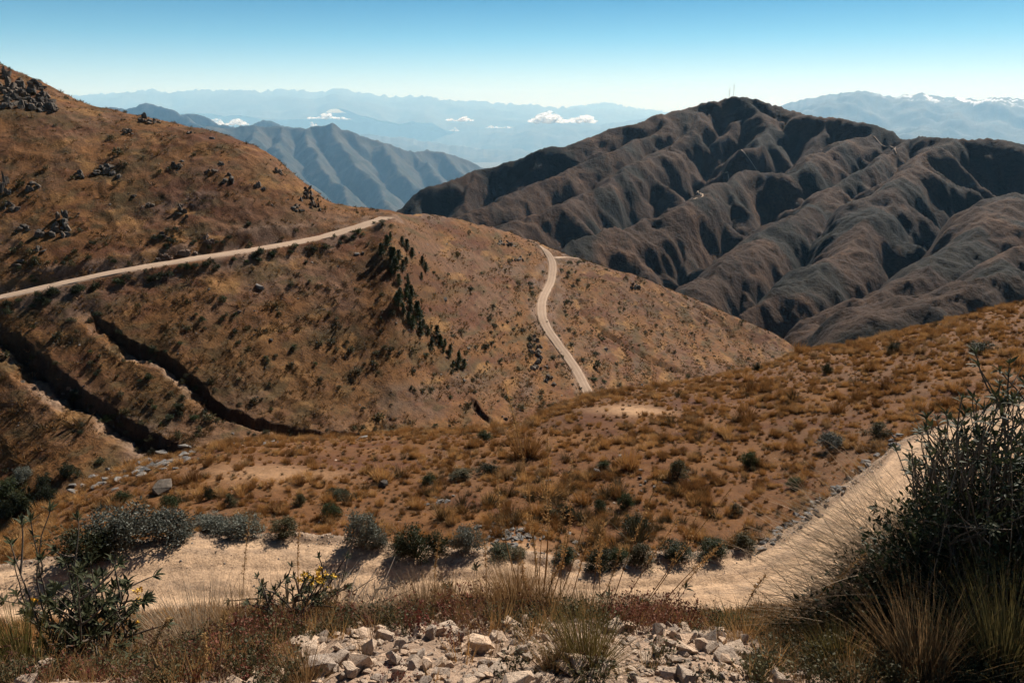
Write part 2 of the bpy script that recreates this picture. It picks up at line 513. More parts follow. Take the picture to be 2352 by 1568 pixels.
# roads cut into the slope
ROAD_A = [(-330,752),(-150,716),(0,684),(90,662),(170,641),(260,625),(400,600),(480,589),(560,577),(650,562),(740,546),(800,532),(830,519),(860,505),(905,494)]
ROAD_B = [(1215,553),(1240,560),(1262,577),(1270,592),(1268,615),(1270,635),(1258,660),(1245,685),(1241,715),(1248,745),(1266,775),(1292,803),(1314,828),(1326,855),(1340,885),(1356,912),(1372,945)]
ROAD_C = [(1262,592),(1290,591),(1310,589),(1330,588)]
hill_roads = []
road_mask = np.zeros(X.shape); cut_mask = np.zeros(X.shape)
for pts, w, extra in ((ROAD_A, 4.0, 2.4), (ROAD_B, 3.3, 1.8), (ROAD_C, 3.2, 1.5)):
    raw = np.array([Sheet.hit(hill, u, v) for u, v in pts])
    L = resample(raw, 3.0)
    k = np.ones(9) / 9
    for c in range(3):
        pad = np.r_[np.full(4, L[0, c]), L[:, c], np.full(4, L[-1, c])]
        L[:, c] = np.convolve(pad, k, 'valid')
    d, side, zl, sl = to_polyline(X, Y, L, 25.0)
    wgt = 1 - smooth(w * 0.5 + 0.3, w * 0.5 + 0.3 + extra, d)
    hill.Z = hill.Z * (1 - wgt) + (zl - 0.12) * wgt
    road_mask = np.maximum(road_mask, 1 - smooth(w * 0.5 - 0.3, w * 0.5 + 0.7, d))
    cut_mask = np.maximum(cut_mask, (1 - smooth(w * 0.5 + 2, w * 0.5 + 5, d)) * smooth(w * 0.3, w * 0.6, d))
    hill_roads.append((L, w))

# ---------- ridged mountains
def ridge_height(X, Y, ridges, slope, gully, lam, seed, floor, warp=0.0, wl=300.0, round_=1.0, shoulder=0.0):
    H = np.full(X.shape, -1e9)
    wx = X + warp * fbm(X / wl, Y / wl, 4, seed + 1); wy = Y + warp * fbm(X / wl, Y / wl, 4, seed + 2)
    for ri, rd in enumerate(ridges):
        L = np.array([point(u, v, y) for u, v, y in rd])
        d, side, zl, sl = to_polyline(wx, wy, L)
        fl = fbm(sl / lam + 31.7 * ri + 5.3 * side, d / (lam * 5.0) + 3.1 * side, 4, seed + 5 + ri, gain=0.55, ridged=True)
        sw = sl + 0.35 * lam * fbm(wx / (lam * 0.8), wy / (lam * 0.8), 3, seed + 40)
        fl = 0.6 * fl + 0.55 * fbm(sw / (lam * 0.36) + 11.7 * ri + 5.3 * side, d / (lam * 2.2), 3, seed + 60 + ri, gain=0.5, ridged=True) * smooth(0.05 * lam, 0.5 * lam, d)
        dr = np.sqrt(d * d + round_ ** 2) - round_
        if shoulder:
            d0 = shoulder * (1.0 + 1.5 * fbm(sl / 230.0 + 3.3 * side, sl * 0 + ri * 5.1, 3, seed + 90 + ri))
            dr = 0.42 * dr + 1.35 * np.log1p(np.exp(np.clip((d - d0) / 9.0, -30, 30))) * 9.0
        cand = zl - slope * dr * (1 - gully * (fl - 0.35) * smooth(0, 6 * round_ + 1, d))
        H = np.maximum(H, cand) + 0.0
    H = np.maximum(H, floor + 0.1 * (H - floor))
    return H

am = np.linspace(-0.20, 0.86, 660)
ym = np.exp(np.linspace(math.log(530), math.log(2800), 430))
MX = am[None, :] * ym[:, None]; MY = ym[:, None] + 0 * MX
RIDGES = [
    [(900,492,1875),(1000,432,1950),(1140,388,2025),(1250,348,2062),(1330,332,2100),(1430,292,2175),(1500,266,2212),(1540,259,2250),(1600,249,2287),(1640,236,2310),(1690,222,2325),(1740,233,2310),(1800,256,2250),(1833,268,2212)],
    [(1833,268,2175),(1900,270,2120),(1960,285,2062),(2030,303,2025),(2085,326,1950),(2110,321,1912),(2170,322,1837),(2250,326,1800),(2352,339,1762),(2600,395,1687)],
    [(1690,222,2325),(1775,300,2130),(1745,338,2020),(1690,352,1950)],
    [(1540,259,2250),(1500,310,2120),(1400,352,1950),(1300,395,1800),(1200,445,1680),(1080,495,1540)],
    [(1600,249,2287),(1560,335,2080),(1480,372,1900),(1390,430,1720),(1290,470,1560),(1200,510,1460),(1120,545,1380)],
    [(2020,303,2030),(1940,335,1930),(1876,364,1830),(1801,400,1720),(1741,402,1680),(1676,424,1600),(1601,454,1480),(1530,485,1380),(1451,519,1300),(1380,545,1220),(1300,578,1160)],
    [(2085,326,1950),(2010,375,1760),(1926,434,1580),(1851,479,1450),(1790,522,1350),(1751,549,1280),(1706,589,1180),(1640,630,1090),(1560,676,1010)],
    [(2176,323,1837),(2086,394,1560),(2006,469,1350),(1960,545,1200),(1916,589,1110),(1861,644,1010),(1790,685,930),(1690,738,850)],
    [(2600,395,1687),(2352,449,1250),(2226,559,1010),(2126,624,900),(2026,699,810),(1926,789,730)],
    [(2700,500,1100),(2352,589,820),(2226,649,750),(2126,714,690),(2050,765,650)],
]
MZ = ridge_height(MX, MY, RIDGES, 1.05, 0.10, 300.0, 200, -420.0, warp=58.0, wl=190.0, round_=2.0, shoulder=36.0)
# side spurs branching off the main ridges
rs = np.random.default_rng(77)
wxm = MX + 22 * fbm(MX / 90, MY / 90, 4, 251); wym = MY + 22 * fbm(MX / 90, MY / 90, 4, 252)
for ri, rd in enumerate(RIDGES):
    L = resample(np.array([point(u, v, y) for u, v, y in rd]), 20.0)
    k = int(rs.integers(4, 8))
    while k < len(L) - 3:
        t = L[min(k + 2, len(L) - 1)] - L[k - 2]; ang = math.atan2(t[1], t[0])
        for sd in (-1, 1):
            if rs.random() < 0.25: continue
            q = ang + sd * math.radians(rs.uniform(38, 75)) * (1 if t[2] < 0 else -1) + (0 if t[2] < 0 else math.pi)
            n_ = int(rs.integers(3, 6)); p = L[k].copy(); p[2] -= 3.0; path = [p.copy()]
            for j in range(n_):
                st = rs.uniform(40, 75)
                p = p + np.array([math.cos(q) * st, math.sin(q) * st, -st * rs.uniform(0.38, 0.75)])
                q += rs.normal(0, 0.25); path.append(p.copy())
            dd, side_, zl_, sl_ = to_polyline(wxm, wym, np.array(path), 190.0)
            c_ = zl_ - 0.55 * dd - 0.75 * np.log1p(np.exp(np.clip((dd - rs.uniform(8, 30)) / 6.0, -30, 30))) * 6.0
            MZ = np.maximum(MZ, np.where(dd < 1e8, c_, -1e9))
        k += int(rs.integers(5, 12))
wq = fbm(MX / 150, MY / 150, 3, 240) * 45
er = fbm((MX + 0.5 * wq) / 95, (MY + 0.5 * wq) / 95, 5, 233, gain=0.58, ridged=True)
MZ += 13.0 * np.minimum(er, 0.35) + 4.0 * fbm(MX / 36, MY / 36, 4, 230, gain=0.62, ridged=True) + 12.0 * fbm((MX + wq) / 240, (MY - wq) / 240, 5, 231, ridged=True) - 6

ai = np.linspace(-0.56, 0.02, 410)
yi = np.exp(np.linspace(math.log(13500), math.log(34000), 270))
IX = ai[None, :] * yi[:, None]; IY = yi[:, None] + 0 * IX
BLUE = [
    [(380,300,18000),(510,294,20100),(590,294,20700),(645,296,21000),(705,296,21000),(760,287,21000),(780,301,21150),(820,308,21300),(870,321,21600),(915,339,21900),(950,352,22200),(980,349,22800),(1015,354,23100),(1070,369,23700),(1110,385,24000),(1180,430,24300)],
    [(200,252,27900),(230,246,27600),(300,249,27300),(335,240,27000),(370,249,26700),(410,266,26100),(470,290,24900)],
    [(400,268,27900),(440,260,27900),(470,266,27600),(535,294,27000)],
    [(530,296,30600),(585,286,30900),(615,276,31200),(655,295,30900),(720,320,30600)],
    [(760,287,21000),(790,345,19500),(840,400,18150),(880,455,16800),(900,485,15900)],
    [(705,296,21000),(715,345,19350),(745,395,17850),(790,445,16500),(820,490,15600)],
    [(645,296,21000),(640,350,18900),(670,400,17400),(720,450,15900),(740,490,15150)],
    [(590,294,20700),(575,340,18600),(590,390,17100),(640,440,15750)],
    [(870,321,21600),(905,375,20100),(950,425,18900),(985,460,18000)],
    [(950,352,22200),(990,395,21000),(1030,420,20400)],
    [(1015,354,23100),(1045,385,22200),(1075,402,21600)],
]
IZ = ridge_height(IX, IY, BLUE, 0.95, 0.36, 2400.0, 300, -2900.0, warp=260.0, wl=1500.0, round_=40.0)
IZ += 60.0 * fbm(IX / 500, IY / 500, 5, 330, ridged=True) + 110.0 * fbm(IX / 1500, IY / 1500, 4, 331, ridged=True) - 60

def far_range(pts, y0, depth, a0, a1, nc, nr, rough, seed, slope, jagged=0.0):
    a = np.linspace(a0, a1, nc)
    P = np.array(pts, float)
    A, S = az_slope(P[:, 0], P[:, 1])
    crest = np.interp(a, A, S) * y0
    t = np.linspace(-1, 0.35, nr)
    FY = y0 + t[:, None] * depth + 0 * a[None, :]
    FX = a[None, :] * FY
    n = fbm(FX / (depth * 0.45), FY / (depth * 0.45), 6, seed, ridged=True)
    n2 = fbm(FX / (depth * 0.09), FY / (depth * 0.09), 4, seed + 3)
    w = smooth(0.0, 0.35, np.abs(t))[:, None]
    jag = jagged * 1.5 * fbm(a * y0 / (depth * 0.05), 0 * a + seed, 5, seed + 9, gain=0.6, ridged=True)
    FZ = crest[None, :] + (jag - 0.3 * jagged)[None, :] * (1 - w) - np.abs(t[:, None]) * depth * slope + w * n * rough * 2.8 + n2 * rough * (0.10 + 0.5 * w)
    return FX, FY, FZ
FAR = {}
FAR['middle'] = far_range([(800,400),(880,370),(930,342),(1010,316),(1080,299),(1176,293),(1226,281),(1301,276),(1376,287),(1431,283),(1520,268),(1600,300),(1750,380)], 90000, 35000, -0.25, 0.40, 420, 90, 560, 400, 0.16, 160.0)
FAR['long'] = far_range([(-600,240),(0,236),(185,222),(300,214),(350,208),(390,216),(450,209),(500,211),(550,210),(610,211),(665,209),(725,214),(775,205),(825,216),(870,219),(910,225),(975,223),(1025,234),(1090,234),(1175,241),(1291,249),(1400,256),(1516,266),(1700,290),(2000,300)], 130000, 40000, -0.95, 0.35, 760, 70, 560, 420, 0.10, 420.0)
FAR['foot'] = far_range([(-300,300),(150,292),(300,268),(480,262),(640,270),(800,262),(960,268),(1100,280),(1250,290),(1400,300)], 114000, 32000, -0.75, 0.25, 500, 70, 620, 425, 0.13, 300.0)
FAR['low'] = far_range([(500,380),(700,322),(800,306),(900,318),(1000,330),(1100,345),(1250,352),(1400,352)], 64000, 22000, -0.45, 0.25, 360, 60, 420, 430, 0.16, 160.0)
FAR['peak'] = far_range([(1150,275),(1250,258),(1331,245),(1391,238),(1436,247),(1516,258),(1650,280)], 150000, 17000, -0.05, 0.32, 240, 40, 300, 440, 0.12, 420.0)
FAR['snow'] = far_range([(1600,300),(1700,262),(1796,242),(1846,231),(1901,221),(1976,211),(2026,221),(2051,224),(2081,219),(2126,216),(2166,226),(2251,231),(2301,225),(2352,231),(2600,225),(2900,240)], 56000, 22000, 0.15, 1.02, 620, 90, 460, 460, 0.18, 150.0)
FAR['spur'] = far_range([(2100,400),(2200,352),(2260,325),(2352,309),(2500,295),(2900,300)], 46000, 14000, 0.40, 1.02, 240, 60, 220, 480, 0.32)

# ------------------------------------------------------------------ tints: the land's own colours, plus shade painted into the gullies
def blend(a, b, k):
    k = np.asarray(k)[..., None]
    return a * (1 - k) + np.asarray(b, float) * k

def blob(U, V, u, v, ru, rv, rot=0.0):
    c, s = math.cos(rot), math.sin(rot)
    du, dv = U - u, V - v
    return np.exp(-(((du * c + dv * s) / ru) ** 2 + ((-du * s + dv * c) / rv) ** 2))

STRAW = (0.20, 0.095, 0.036); SOIL = (0.16, 0.088, 0.052); RUST = (0.11, 0.045, 0.024); GREY = (0.125, 0.097, 0.08)
DRYOL = (0.085, 0.06, 0.028); PALE = (0.30, 0.21, 0.15); ROADC = (0.47, 0.31, 0.19)

U, V = hill.uv(); X, Y = hill.X, 1.5 * hill.Z + 0.4 * hill.Y
T = np.zeros(X.shape + (3,)) + np.array(STRAW) * 0.85
T = blend(T, SOIL, smooth(-0.1, 0.35, fbm(X / 22, Y / 22, 5, 500)))
T = blend(T, RUST, 0.85 * smooth(0.05, 0.4, fbm(X / 30, Y / 14, 5, 505)))
T = blend(T, GREY, 0.5 * smooth(0.1, 0.45, fbm(X / 18, Y / 18, 5, 510)))
T = blend(T, DRYOL, 0.8 * smooth(0.05, 0.45, fbm(X / 12, Y / 12, 5, 515)))
T = blend(T, DRYOL, 0.75 * smooth(0.05, 0.35, fbm(X / 4, Y / 4, 5, 516)))
T = blend(T, RUST, 0.6 * smooth(0.1, 0.35, fbm(X / 5, Y / 5, 5, 517)))
T = blend(T, (0.27, 0.145, 0.055), 0.7 * smooth(0.15, 0.4, fbm(X / 8, Y / 8, 5, 518)))
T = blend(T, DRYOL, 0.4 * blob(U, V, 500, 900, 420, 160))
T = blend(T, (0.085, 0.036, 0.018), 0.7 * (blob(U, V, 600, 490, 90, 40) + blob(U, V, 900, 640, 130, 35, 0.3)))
T = blend(T, (0.035, 0.025, 0.020), 0.9 * gully_mask)  # shade painted into the tint: gully walls and floor darkened
T = blend(T, PALE, 0.85 * scree_mask)
T = blend(T, (0.20, 0.135, 0.10), 0.7 * cut_mask * smooth(-0.2, 0.2, fbm(X / 5, Y / 5, 4, 520)))
T = blend(T, (0.30, 0.21, 0.145), road_mask)
hill_tint = np.clip(T * np.array([0.76, 0.72, 0.68]), 0.008, 1)

U, V = near.uv(); X, Y = near.X, near.Y
T = np.zeros(X.shape + (3,)) + np.array((0.185, 0.096, 0.044))
T = blend(T, (0.22, 0.115, 0.046), smooth(-0.05, 0.3, fbm(X / 6, Y / 6, 5, 530)))
T = blend(T, (0.18, 0.105, 0.058), 0.8 * smooth(0.0, 0.4, fbm(X / 9, Y / 9, 5, 535)))
T = blend(T, (0.12, 0.052, 0.028), 0.8 * smooth(0.1, 0.4, fbm(X / 7, Y / 5, 5, 540)))
T = blend(T, (0.62, 0.43, 0.27), 0.95 * np.clip(1.3 * blob(U, V, 1450, 943, 80, 11) + blob(U, V, 1180, 1262, 70, 18) + 0.6 * blob(U, V, 640, 1085, 160, 25), 0, 1))
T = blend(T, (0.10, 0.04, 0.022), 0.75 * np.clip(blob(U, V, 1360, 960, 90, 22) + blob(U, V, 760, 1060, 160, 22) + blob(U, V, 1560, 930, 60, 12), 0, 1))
T = blend(T, ROADC, on_road)
T = blend(T, (0.26, 0.175, 0.115), on_road * 0.75 * smooth(0.0, 0.45, fbm(X / 6, rt * 9, 4, 545)))
T = blend(T, (0.30, 0.205, 0.135), on_road * 0.85 * np.clip(np.exp(-((rt - 0.43 - 0.02 * fbm(X / 4, Y / 4, 2, 547)) / 0.05) ** 2) + 0.6 * np.exp(-((rt - 0.27) / 0.025) ** 2) + 0.6 * np.exp(-((rt - 0.61) / 0.025) ** 2) + np.exp(-((rt - 0.8) / 0.07) ** 2) + np.exp(-((rt - 0.06) / 0.07) ** 2), 0, 1) * smooth(-0.3, 0.3, fbm(X / 1.2, Y / 0.6, 4, 546)))
ber = np.clip(np.exp(-((rowid - (r_rf + 3)) / 4.5) ** 2), 0, 1)
T = blend(T, (0.25, 0.175, 0.12), 0.9 * ber)
T = blend(T, (0.24, 0.165, 0.115), 1 - smooth(5, 9, Y))
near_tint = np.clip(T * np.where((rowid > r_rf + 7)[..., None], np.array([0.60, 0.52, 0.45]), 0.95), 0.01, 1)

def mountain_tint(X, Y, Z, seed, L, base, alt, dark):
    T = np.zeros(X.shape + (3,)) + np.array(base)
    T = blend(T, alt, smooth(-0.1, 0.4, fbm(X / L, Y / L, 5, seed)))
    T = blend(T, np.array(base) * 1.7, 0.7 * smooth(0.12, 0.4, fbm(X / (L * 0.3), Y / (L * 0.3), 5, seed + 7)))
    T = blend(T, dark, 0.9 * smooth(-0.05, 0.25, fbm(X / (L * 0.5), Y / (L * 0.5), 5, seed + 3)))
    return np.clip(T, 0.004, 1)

mat_hill = ground_material("hill_grass_and_soil", fine=2.4, mid=0.3, contrast=0.7, bump_d=0.5, bump_s=0.8)
mat_near = ground_material("shelf_soil", fine=9.0, mid=1.4, contrast=0.6, bump_d=0.12, bump_s=0.8, speck=(7.0, (0.20, 0.165, 0.14), 0.10))
mat_mount = ground_material("mountain_grass", fine=0.16, mid=0.018, contrast=0.75, bump_d=7.0, bump_s=1.0)
mat_blue = ground_material("ridge_grass", fine=0.02, mid=0.003, contrast=0.5, bump_d=40.0, bump_s=0.7)
mat_far = ground_material("far_rock", fine=0.006, mid=0.0015, contrast=0.35, bump_d=60.0, bump_s=0.3)

def sheet_object(name, S, tint, mat, label):
    o = mesh_object(name, S.verts(), grid_faces(S.nr, S.nc), mat, attrs={"tint": tint.reshape(-1, 3)})
    return tag(o, label, kind="structure")
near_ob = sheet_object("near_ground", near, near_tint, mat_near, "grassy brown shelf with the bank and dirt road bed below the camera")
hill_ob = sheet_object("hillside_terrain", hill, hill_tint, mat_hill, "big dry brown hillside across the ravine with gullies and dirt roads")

def range_object(name, FX, FY, FZ, tint, mat, label):
    nr, nc = FX.shape
    o = mesh_object(name, np.stack([FX, FY, FZ], -1).reshape(-1, 3), grid_faces(nr, nc), mat, attrs={"tint": tint.reshape(-1, 3)})
    return tag(o, label, kind="structure")
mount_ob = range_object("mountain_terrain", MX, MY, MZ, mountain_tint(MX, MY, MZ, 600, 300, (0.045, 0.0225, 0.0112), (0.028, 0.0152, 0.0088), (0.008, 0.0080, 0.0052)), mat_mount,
                        "dark ridged mountain with antenna masts on its summit")
blue_ob = range_object("ridge_terrain", IX, IY, IZ, mountain_tint(IX, IY, IZ, 610, 800, (0.046, 0.040, 0.028), (0.034, 0.035, 0.025), (0.022, 0.027, 0.020)), mat_blue,
                       "blue green hazy ridge beyond the left hillside")
FAR_LABEL = {'middle': "pale blue mountain fading in haze between the two slopes", 'long': "long jagged far range along the horizon",
             'foot': "pale foothills under the long far range", 'low': "pale low ridge in the haze beyond the blue ridge", 'peak': "faint far peak behind the clouds", 'snow': "far blue range with snow patches beyond the mountain", 'spur': "low blue spur beyond the mountain at the frame edge"}
for k, (FX, FY, FZ) in FAR.items():
    t = mountain_tint(FX, FY, FZ, 640, 3000, (0.07, 0.07, 0.06), (0.05, 0.06, 0.05), (0.035, 0.045, 0.04))
    if k == 'snow':
        cr = np.max(FZ, axis=0)[None, :]
        sn = smooth(-650, -120, FZ - cr) * smooth(0.10, 0.18, fbm(FX / 900, FY / 1600, 4, 655)) * smooth(23000, 28000, FX)
        t = blend(t, (0.85, 0.87, 0.9), sn)
    range_object("far_mountains", FX, FY, FZ, t, mat_far, FAR_LABEL[k])

# valley ground reaching the horizon
gr = np.r_[np.linspace(0, 4000, 8), np.exp(np.linspace(math.log(6000), math.log(190000), 28))]
gt = np.linspace(0, 2 * math.pi, 121)[:-1]
GX = np.outer(gr, np.cos(gt)); GY = np.outer(gr, np.sin(gt))
GZ = -3900 + 150 * fbm(GX / 6000, GY / 6000, 3, 700)
F = []
n = len(gt)
for i in range(len(gr) - 1):
    j = np.arange(n); k = (j + 1) % n
    F.append(np.stack([i * n + j, (i + 1) * n + j, (i + 1) * n + k, i * n + k], 1))
Gt = np.zeros((GX.size, 3)) + np.array((0.12, 0.11, 0.075))
tag(mesh_object("valley_ground", np.stack([GX, GY, GZ], -1).reshape(-1, 3), np.concatenate(F), mat_far, attrs={"tint": Gt}),
    "hazy valley floor far below the mountains", kind="structure")

# ---------- hill roads as ribbons lying in their cuts
def road_material():
    m = NT("pale_dirt_road")
    co = m.coords()
    n1 = m.noise(1.6, 5, 0.65, co); n2 = m.noise(0.25, 4, 0.6, co)
    c = m.ramp(m.math('ADD', m.math('MULTIPLY', n1, 0.5), m.math('MULTIPLY', n2, 0.5)), [(0.3, (0.27, 0.19, 0.13)), (0.5, (0.36, 0.255, 0.18)), (0.7, (0.42, 0.31, 0.225))])
    rut = m.attr("rut", "Fac")
    c = m.mix(m.math('MULTIPLY', rut, 0.5), c, (0.22, 0.15, 0.105))
    return m.finish(c, 0.95, m.bump(n1, 0.5, 0.08), 0.1)
mat_road = road_material()

def ribbon(name, L, w, label, lift=0.03, step=1.2, crown=True):
    L = resample(L, step)
    t = np.gradient(L, axis=0); t[:, 2] = 0
    t /= np.linalg.norm(t, axis=1, keepdims=True) + 1e-9
    nrm = np.stack([t[:, 1], -t[:, 0], 0 * t[:, 0]], 1)
    offs = np.array([-1.15, -1.0, -0.62, -0.42, -0.2, 0.0, 0.2, 0.42, 0.62, 1.0, 1.15])
    hz = np.array([-0.35, 0.06, 0.02, -0.03, 0.03, 0.06, 0.03, -0.03, 0.02, 0.06, -0.35])
    rut = np.array([0.8, 0.3, 0.1, 0.9, 0.2, 0.5, 0.2, 0.9, 0.1, 0.3, 0.8])
    V = []
    for k, (o, z) in enumerate(zip(offs, hz)):
        wob = 1 + (0.30 if k in (0, 1, 9, 10) else 0.10) * fbm(np.arange(len(L)) * step / 6.0, np.full(len(L), 7.7 * k), 3, 800 + k)
        p = L + nrm * (o * w * 0.5 * wob)[:, None]
        p[:, 2] += lift + z
        V.append(p)
    V = np.stack(V, 1)
    o = mesh_object(name, V.reshape(-1, 3), grid_faces(len(L), len(offs)), mat_road, attrs={"rut": np.tile(rut, len(L))})
    return tag(o, label, kind="structure")
for (L, w), lab in zip(hill_roads, ("pale dirt road contouring across the left hillside", "pale dirt road winding down the middle of the hillside", "short pale turnout at the top bend of the winding road")):
    ribbon("hillside_road", L, w, lab)

# ---------- haze: the air between here and the far ranges
def haze_box():
    m = NT("haze_air")
    pv = m.n("ShaderNodeVolumePrincipled")
    pv.inputs["Color"].default_value = (0.34, 0.66, 1.0, 1)
    pv.inputs["Absorption Color"].default_value = (0.85, 0.97, 1, 1)
    pv.inputs["Density"].default_value = HAZE
    pv.inputs["Anisotropy"].default_value = 0.1
    m.link(pv.outputs[0], m.out.inputs["Volume"])
    x, y0, y1, z0, z1 = 195000, -195000, 195000, -4200, 3300
    V = np.array([(sx * x, yy, zz) for zz in (z0, z1) for yy in (y0, y1) for sx in (-1, 1)], float)
    F = [(0, 2, 3, 1), (4, 5, 7, 6), (0, 1, 5, 4), (2, 6, 7, 3), (0, 4, 6, 2), (1, 3, 7, 5)]
    tag(mesh_object("haze", V, F, m.mat, smooth_shade=False), "pale blue haze thickening towards the far ranges", kind="stuff")
HAZE = 1.55e-5
haze_box()

# ------------------------------------------------------------------ plant and stone builders (arrays)
def unit(v):
    return v / (np.linalg.norm(v, axis=-1, keepdims=True) + 1e-9)

def strips(base, path_dirs, length, width, segs, droop, rg, face=None):
    """n tapered strips; base (n,3), first direction (n,3), length (n,), droop (n,) sideways bend -> V, F (quads)"""
    n = len(base)
    d = unit(path_dirs)
    out = d.copy(); out[:, 2] = 0; out = unit(out + 1e-6)
    sidev = unit(np.cross(d, np.array([0, 0, 1.0]) + 1e-4 * rg.normal(size=(n, 3))))
    tw = rg.uniform(0, math.pi, n)[:, None]
    sidev = unit(sidev * np.cos(tw) + np.cross(d, sidev) * np.sin(tw))
    pts = [base]; p = base.copy(); dd = d.copy()
    for k in range(segs):
        p = p + dd * (length / segs)[:, None]
        pts.append(p.copy())
        dd = unit(dd + (out * 0.6 + np.array([0, 0, -1.0])) * (droop * (k + 1) / segs)[:, None] / segs * 2)
    V = []
    for k, q in enumerate(pts):
        w = width * (1 - 0.92 * (k / segs) ** 1.5)
        V.append(q - sidev * (w / 2)[:, None]); V.append(q + sidev * (w / 2)[:, None])
    V = np.stack(V, 1)                      # n, 2(segs+1), 3
    per = 2 * (segs + 1)
    b = (np.arange(n) * per)[:, None, None]
    k = np.arange(segs)[None, :, None]
    F = b + 2 * k + np.array([0, 1, 3, 2])[None, None, :]
    return V.reshape(-1, 3), F.reshape(-1, 4)

def tussock(n, h, spread, width, rg, segs=3, lean=0.75, wind=(0, 0), droop=0.5, base_r=0.10):
    ang = rg.uniform(0, 2 * math.pi, n); r = np.sqrt(rg.random(n))
    base = np.stack([np.cos(ang) * r * base_r, np.sin(ang) * r * base_r, np.full(n, -0.03)], 1)
    le = np.abs(rg.normal(0, 0.5, n)) * lean * (0.35 + r)
    d = np.stack([np.cos(ang) * le * spread + wind[0], np.sin(ang) * le * spread + wind[1], np.ones(n)], 1)
    d += rg.normal(0, 0.08, (n, 3))
    L = h * rg.uniform(0.55, 1.1, n)
    return strips(base, d, L, width * rg.uniform(0.6, 1.2, n), segs, droop * rg.uniform(0.2, 1.2, n), rg)

def merge(parts):
    V, F, o = [], [], 0
    for v, f in parts:
        V.append(v); F.append(f + o); o += len(v)
    return np.concatenate(V), np.concatenate(F)

def tube(path, r0, r1, sides=5):
    path = np.asarray(path, float); n = len(path)
    t = unit(np.gradient(path, axis=0))
    ref = np.array([0.31, 0.17, 0.93]); s = unit(np.cross(t, ref)); b = np.cross(t, s)
    rad = np.linspace(r0, r1, n)[:, None]
    V = [path + (s * math.cos(q) + b * math.sin(q)) * rad for q in np.linspace(0, 2 * math.pi, sides, endpoint=False)]
    V = np.stack(V, 1)
    F = []
    for i in range(n - 1):
        j = np.arange(sides); k = (j + 1) % sides
        F.append(np.stack([i * sides + j, i * sides + k, (i + 1) * sides + k, (i + 1) * sides + j], 1))
    return V.reshape(-1, 3), np.concatenate(F)

def leaf_cloud(centers, per, radius, size, rg, flat=0.0, aspect=0.42):
    """small folded leaves scattered round clump centres -> V, F quads (a diamond leaf each)"""
    n = len(centers) * per
    c = np.repeat(centers, per, 0)
    rr = np.repeat(radius, per)
    off = unit(rg.normal(size=(n, 3))) * (rg.random(n) ** 0.45 * rr)[:, None]
    p = c + off
    d = unit(off * 0.9 + rg.normal(size=(n, 3)) * np.repeat(radius, per)[:, None] * 0.9 + np.array([0, 0, 0.3]) * rr[:, None])
    s = unit(np.cross(d, rg.normal(size=(n, 3))))
    L = (size * rg.uniform(0.6, 1.3, n))[:, None]
    nrm = np.cross(d, s)
    V = np.stack([p, p + d * L * 0.5 + s * L * aspect * 0.5 + nrm * L * 0.06, p + d * L, p + d * L * 0.5 - s * L * aspect * 0.5 + nrm * L * 0.06], 1)
    F = (np.arange(n) * 4)[:, None] + np.arange(4)[None, :]
    return V.reshape(-1, 3), F

def shrub_arrays(rg, w=1.0, h=1.0, clumps=26, per=55, size=0.075, open_=0.0):
    """a bush one unit wide and high: twigs fanning from the foot, leaf clumps on a lumpy dome"""
    ang = rg.uniform(0, 2 * math.pi, clumps); el = np.arcsin(rg.uniform(0.02, 1, clumps))
    rad = rg.uniform(0.55, 1.0, clumps)
    lump = 1 + 0.25 * np.sin(2 * ang + rg.uniform(0, 6)) * np.cos(el)
    c = np.stack([np.cos(ang) * np.cos(el) * rad * lump * 0.40 * w, np.sin(ang) * np.cos(el) * rad * lump * 0.40 * w, (0.10 + 0.74 * np.sin(el) * rad) * h], 1)
    inner = rg.normal(size=(clumps // 3, 3)) * np.array([0.2 * w, 0.2 * w, 0.1 * h]) + np.array([0, 0, 0.28 * h])
    cc = np.concatenate([c, inner])
    leaves = leaf_cloud(cc, per, np.r_[rg.uniform(0.09, 0.19, clumps), np.full(len(inner), 0.2)] * (w + h) / 2, size, rg)
    tw = []
    for k in range(0, clumps, 2):
        e = c[k]; m = e * np.array([0.45, 0.45, 0.55]) + rg.normal(0, 0.03, 3)
        tw.append(tube([np.array([e[0] * 0.08, e[1] * 0.08, -0.05]), m, e, e * 1.08], 0.016, 0.004, 4))
    return leaves, merge(tw)

def rock_arrays(rg, n=16, flat=0.7):
    p = unit(rg.normal(size=(n, 3))) * rg.uniform(0.75, 1.0, (n, 1))
    p = np.sign(p) * np.abs(p) ** 0.8
    p *= np.array([rg.uniform(0.8, 1.2), rg.uniform(0.6, 1.0), flat * rg.uniform(0.7, 1.1)]) * 0.5
    bm = bmesh.new()
    for q in p: bm.verts.new(q)
    bmesh.ops.convex_hull(bm, input=bm.verts)
    for v in [v for v in bm.verts if not v.link_faces]: bm.verts.remove(v)
    bm.verts.index_update()
    V = np.array([v.co[:] for v in bm.verts]); F = np.array([[v.index for v in f.verts] for f in bm.faces if len(f.verts) == 3])
    bm.free()
    return V, F

def rock_pile_arrays(rg, boxes, variants):
    """joined angular stones: boxes = list of (pos, size, yaw, tilt)"""
    parts = []
    for pos, size, yaw, tilt in boxes:
        V, F = variants[int(rg.integers(len(variants)))]
        R = np.array((Matrix.Rotation(yaw, 3, 'Z') @ Matrix.Rotation(tilt, 3, 'X')))
        parts.append(((V * np.asarray(size)) @ R.T + pos, F))
    return merge(parts)

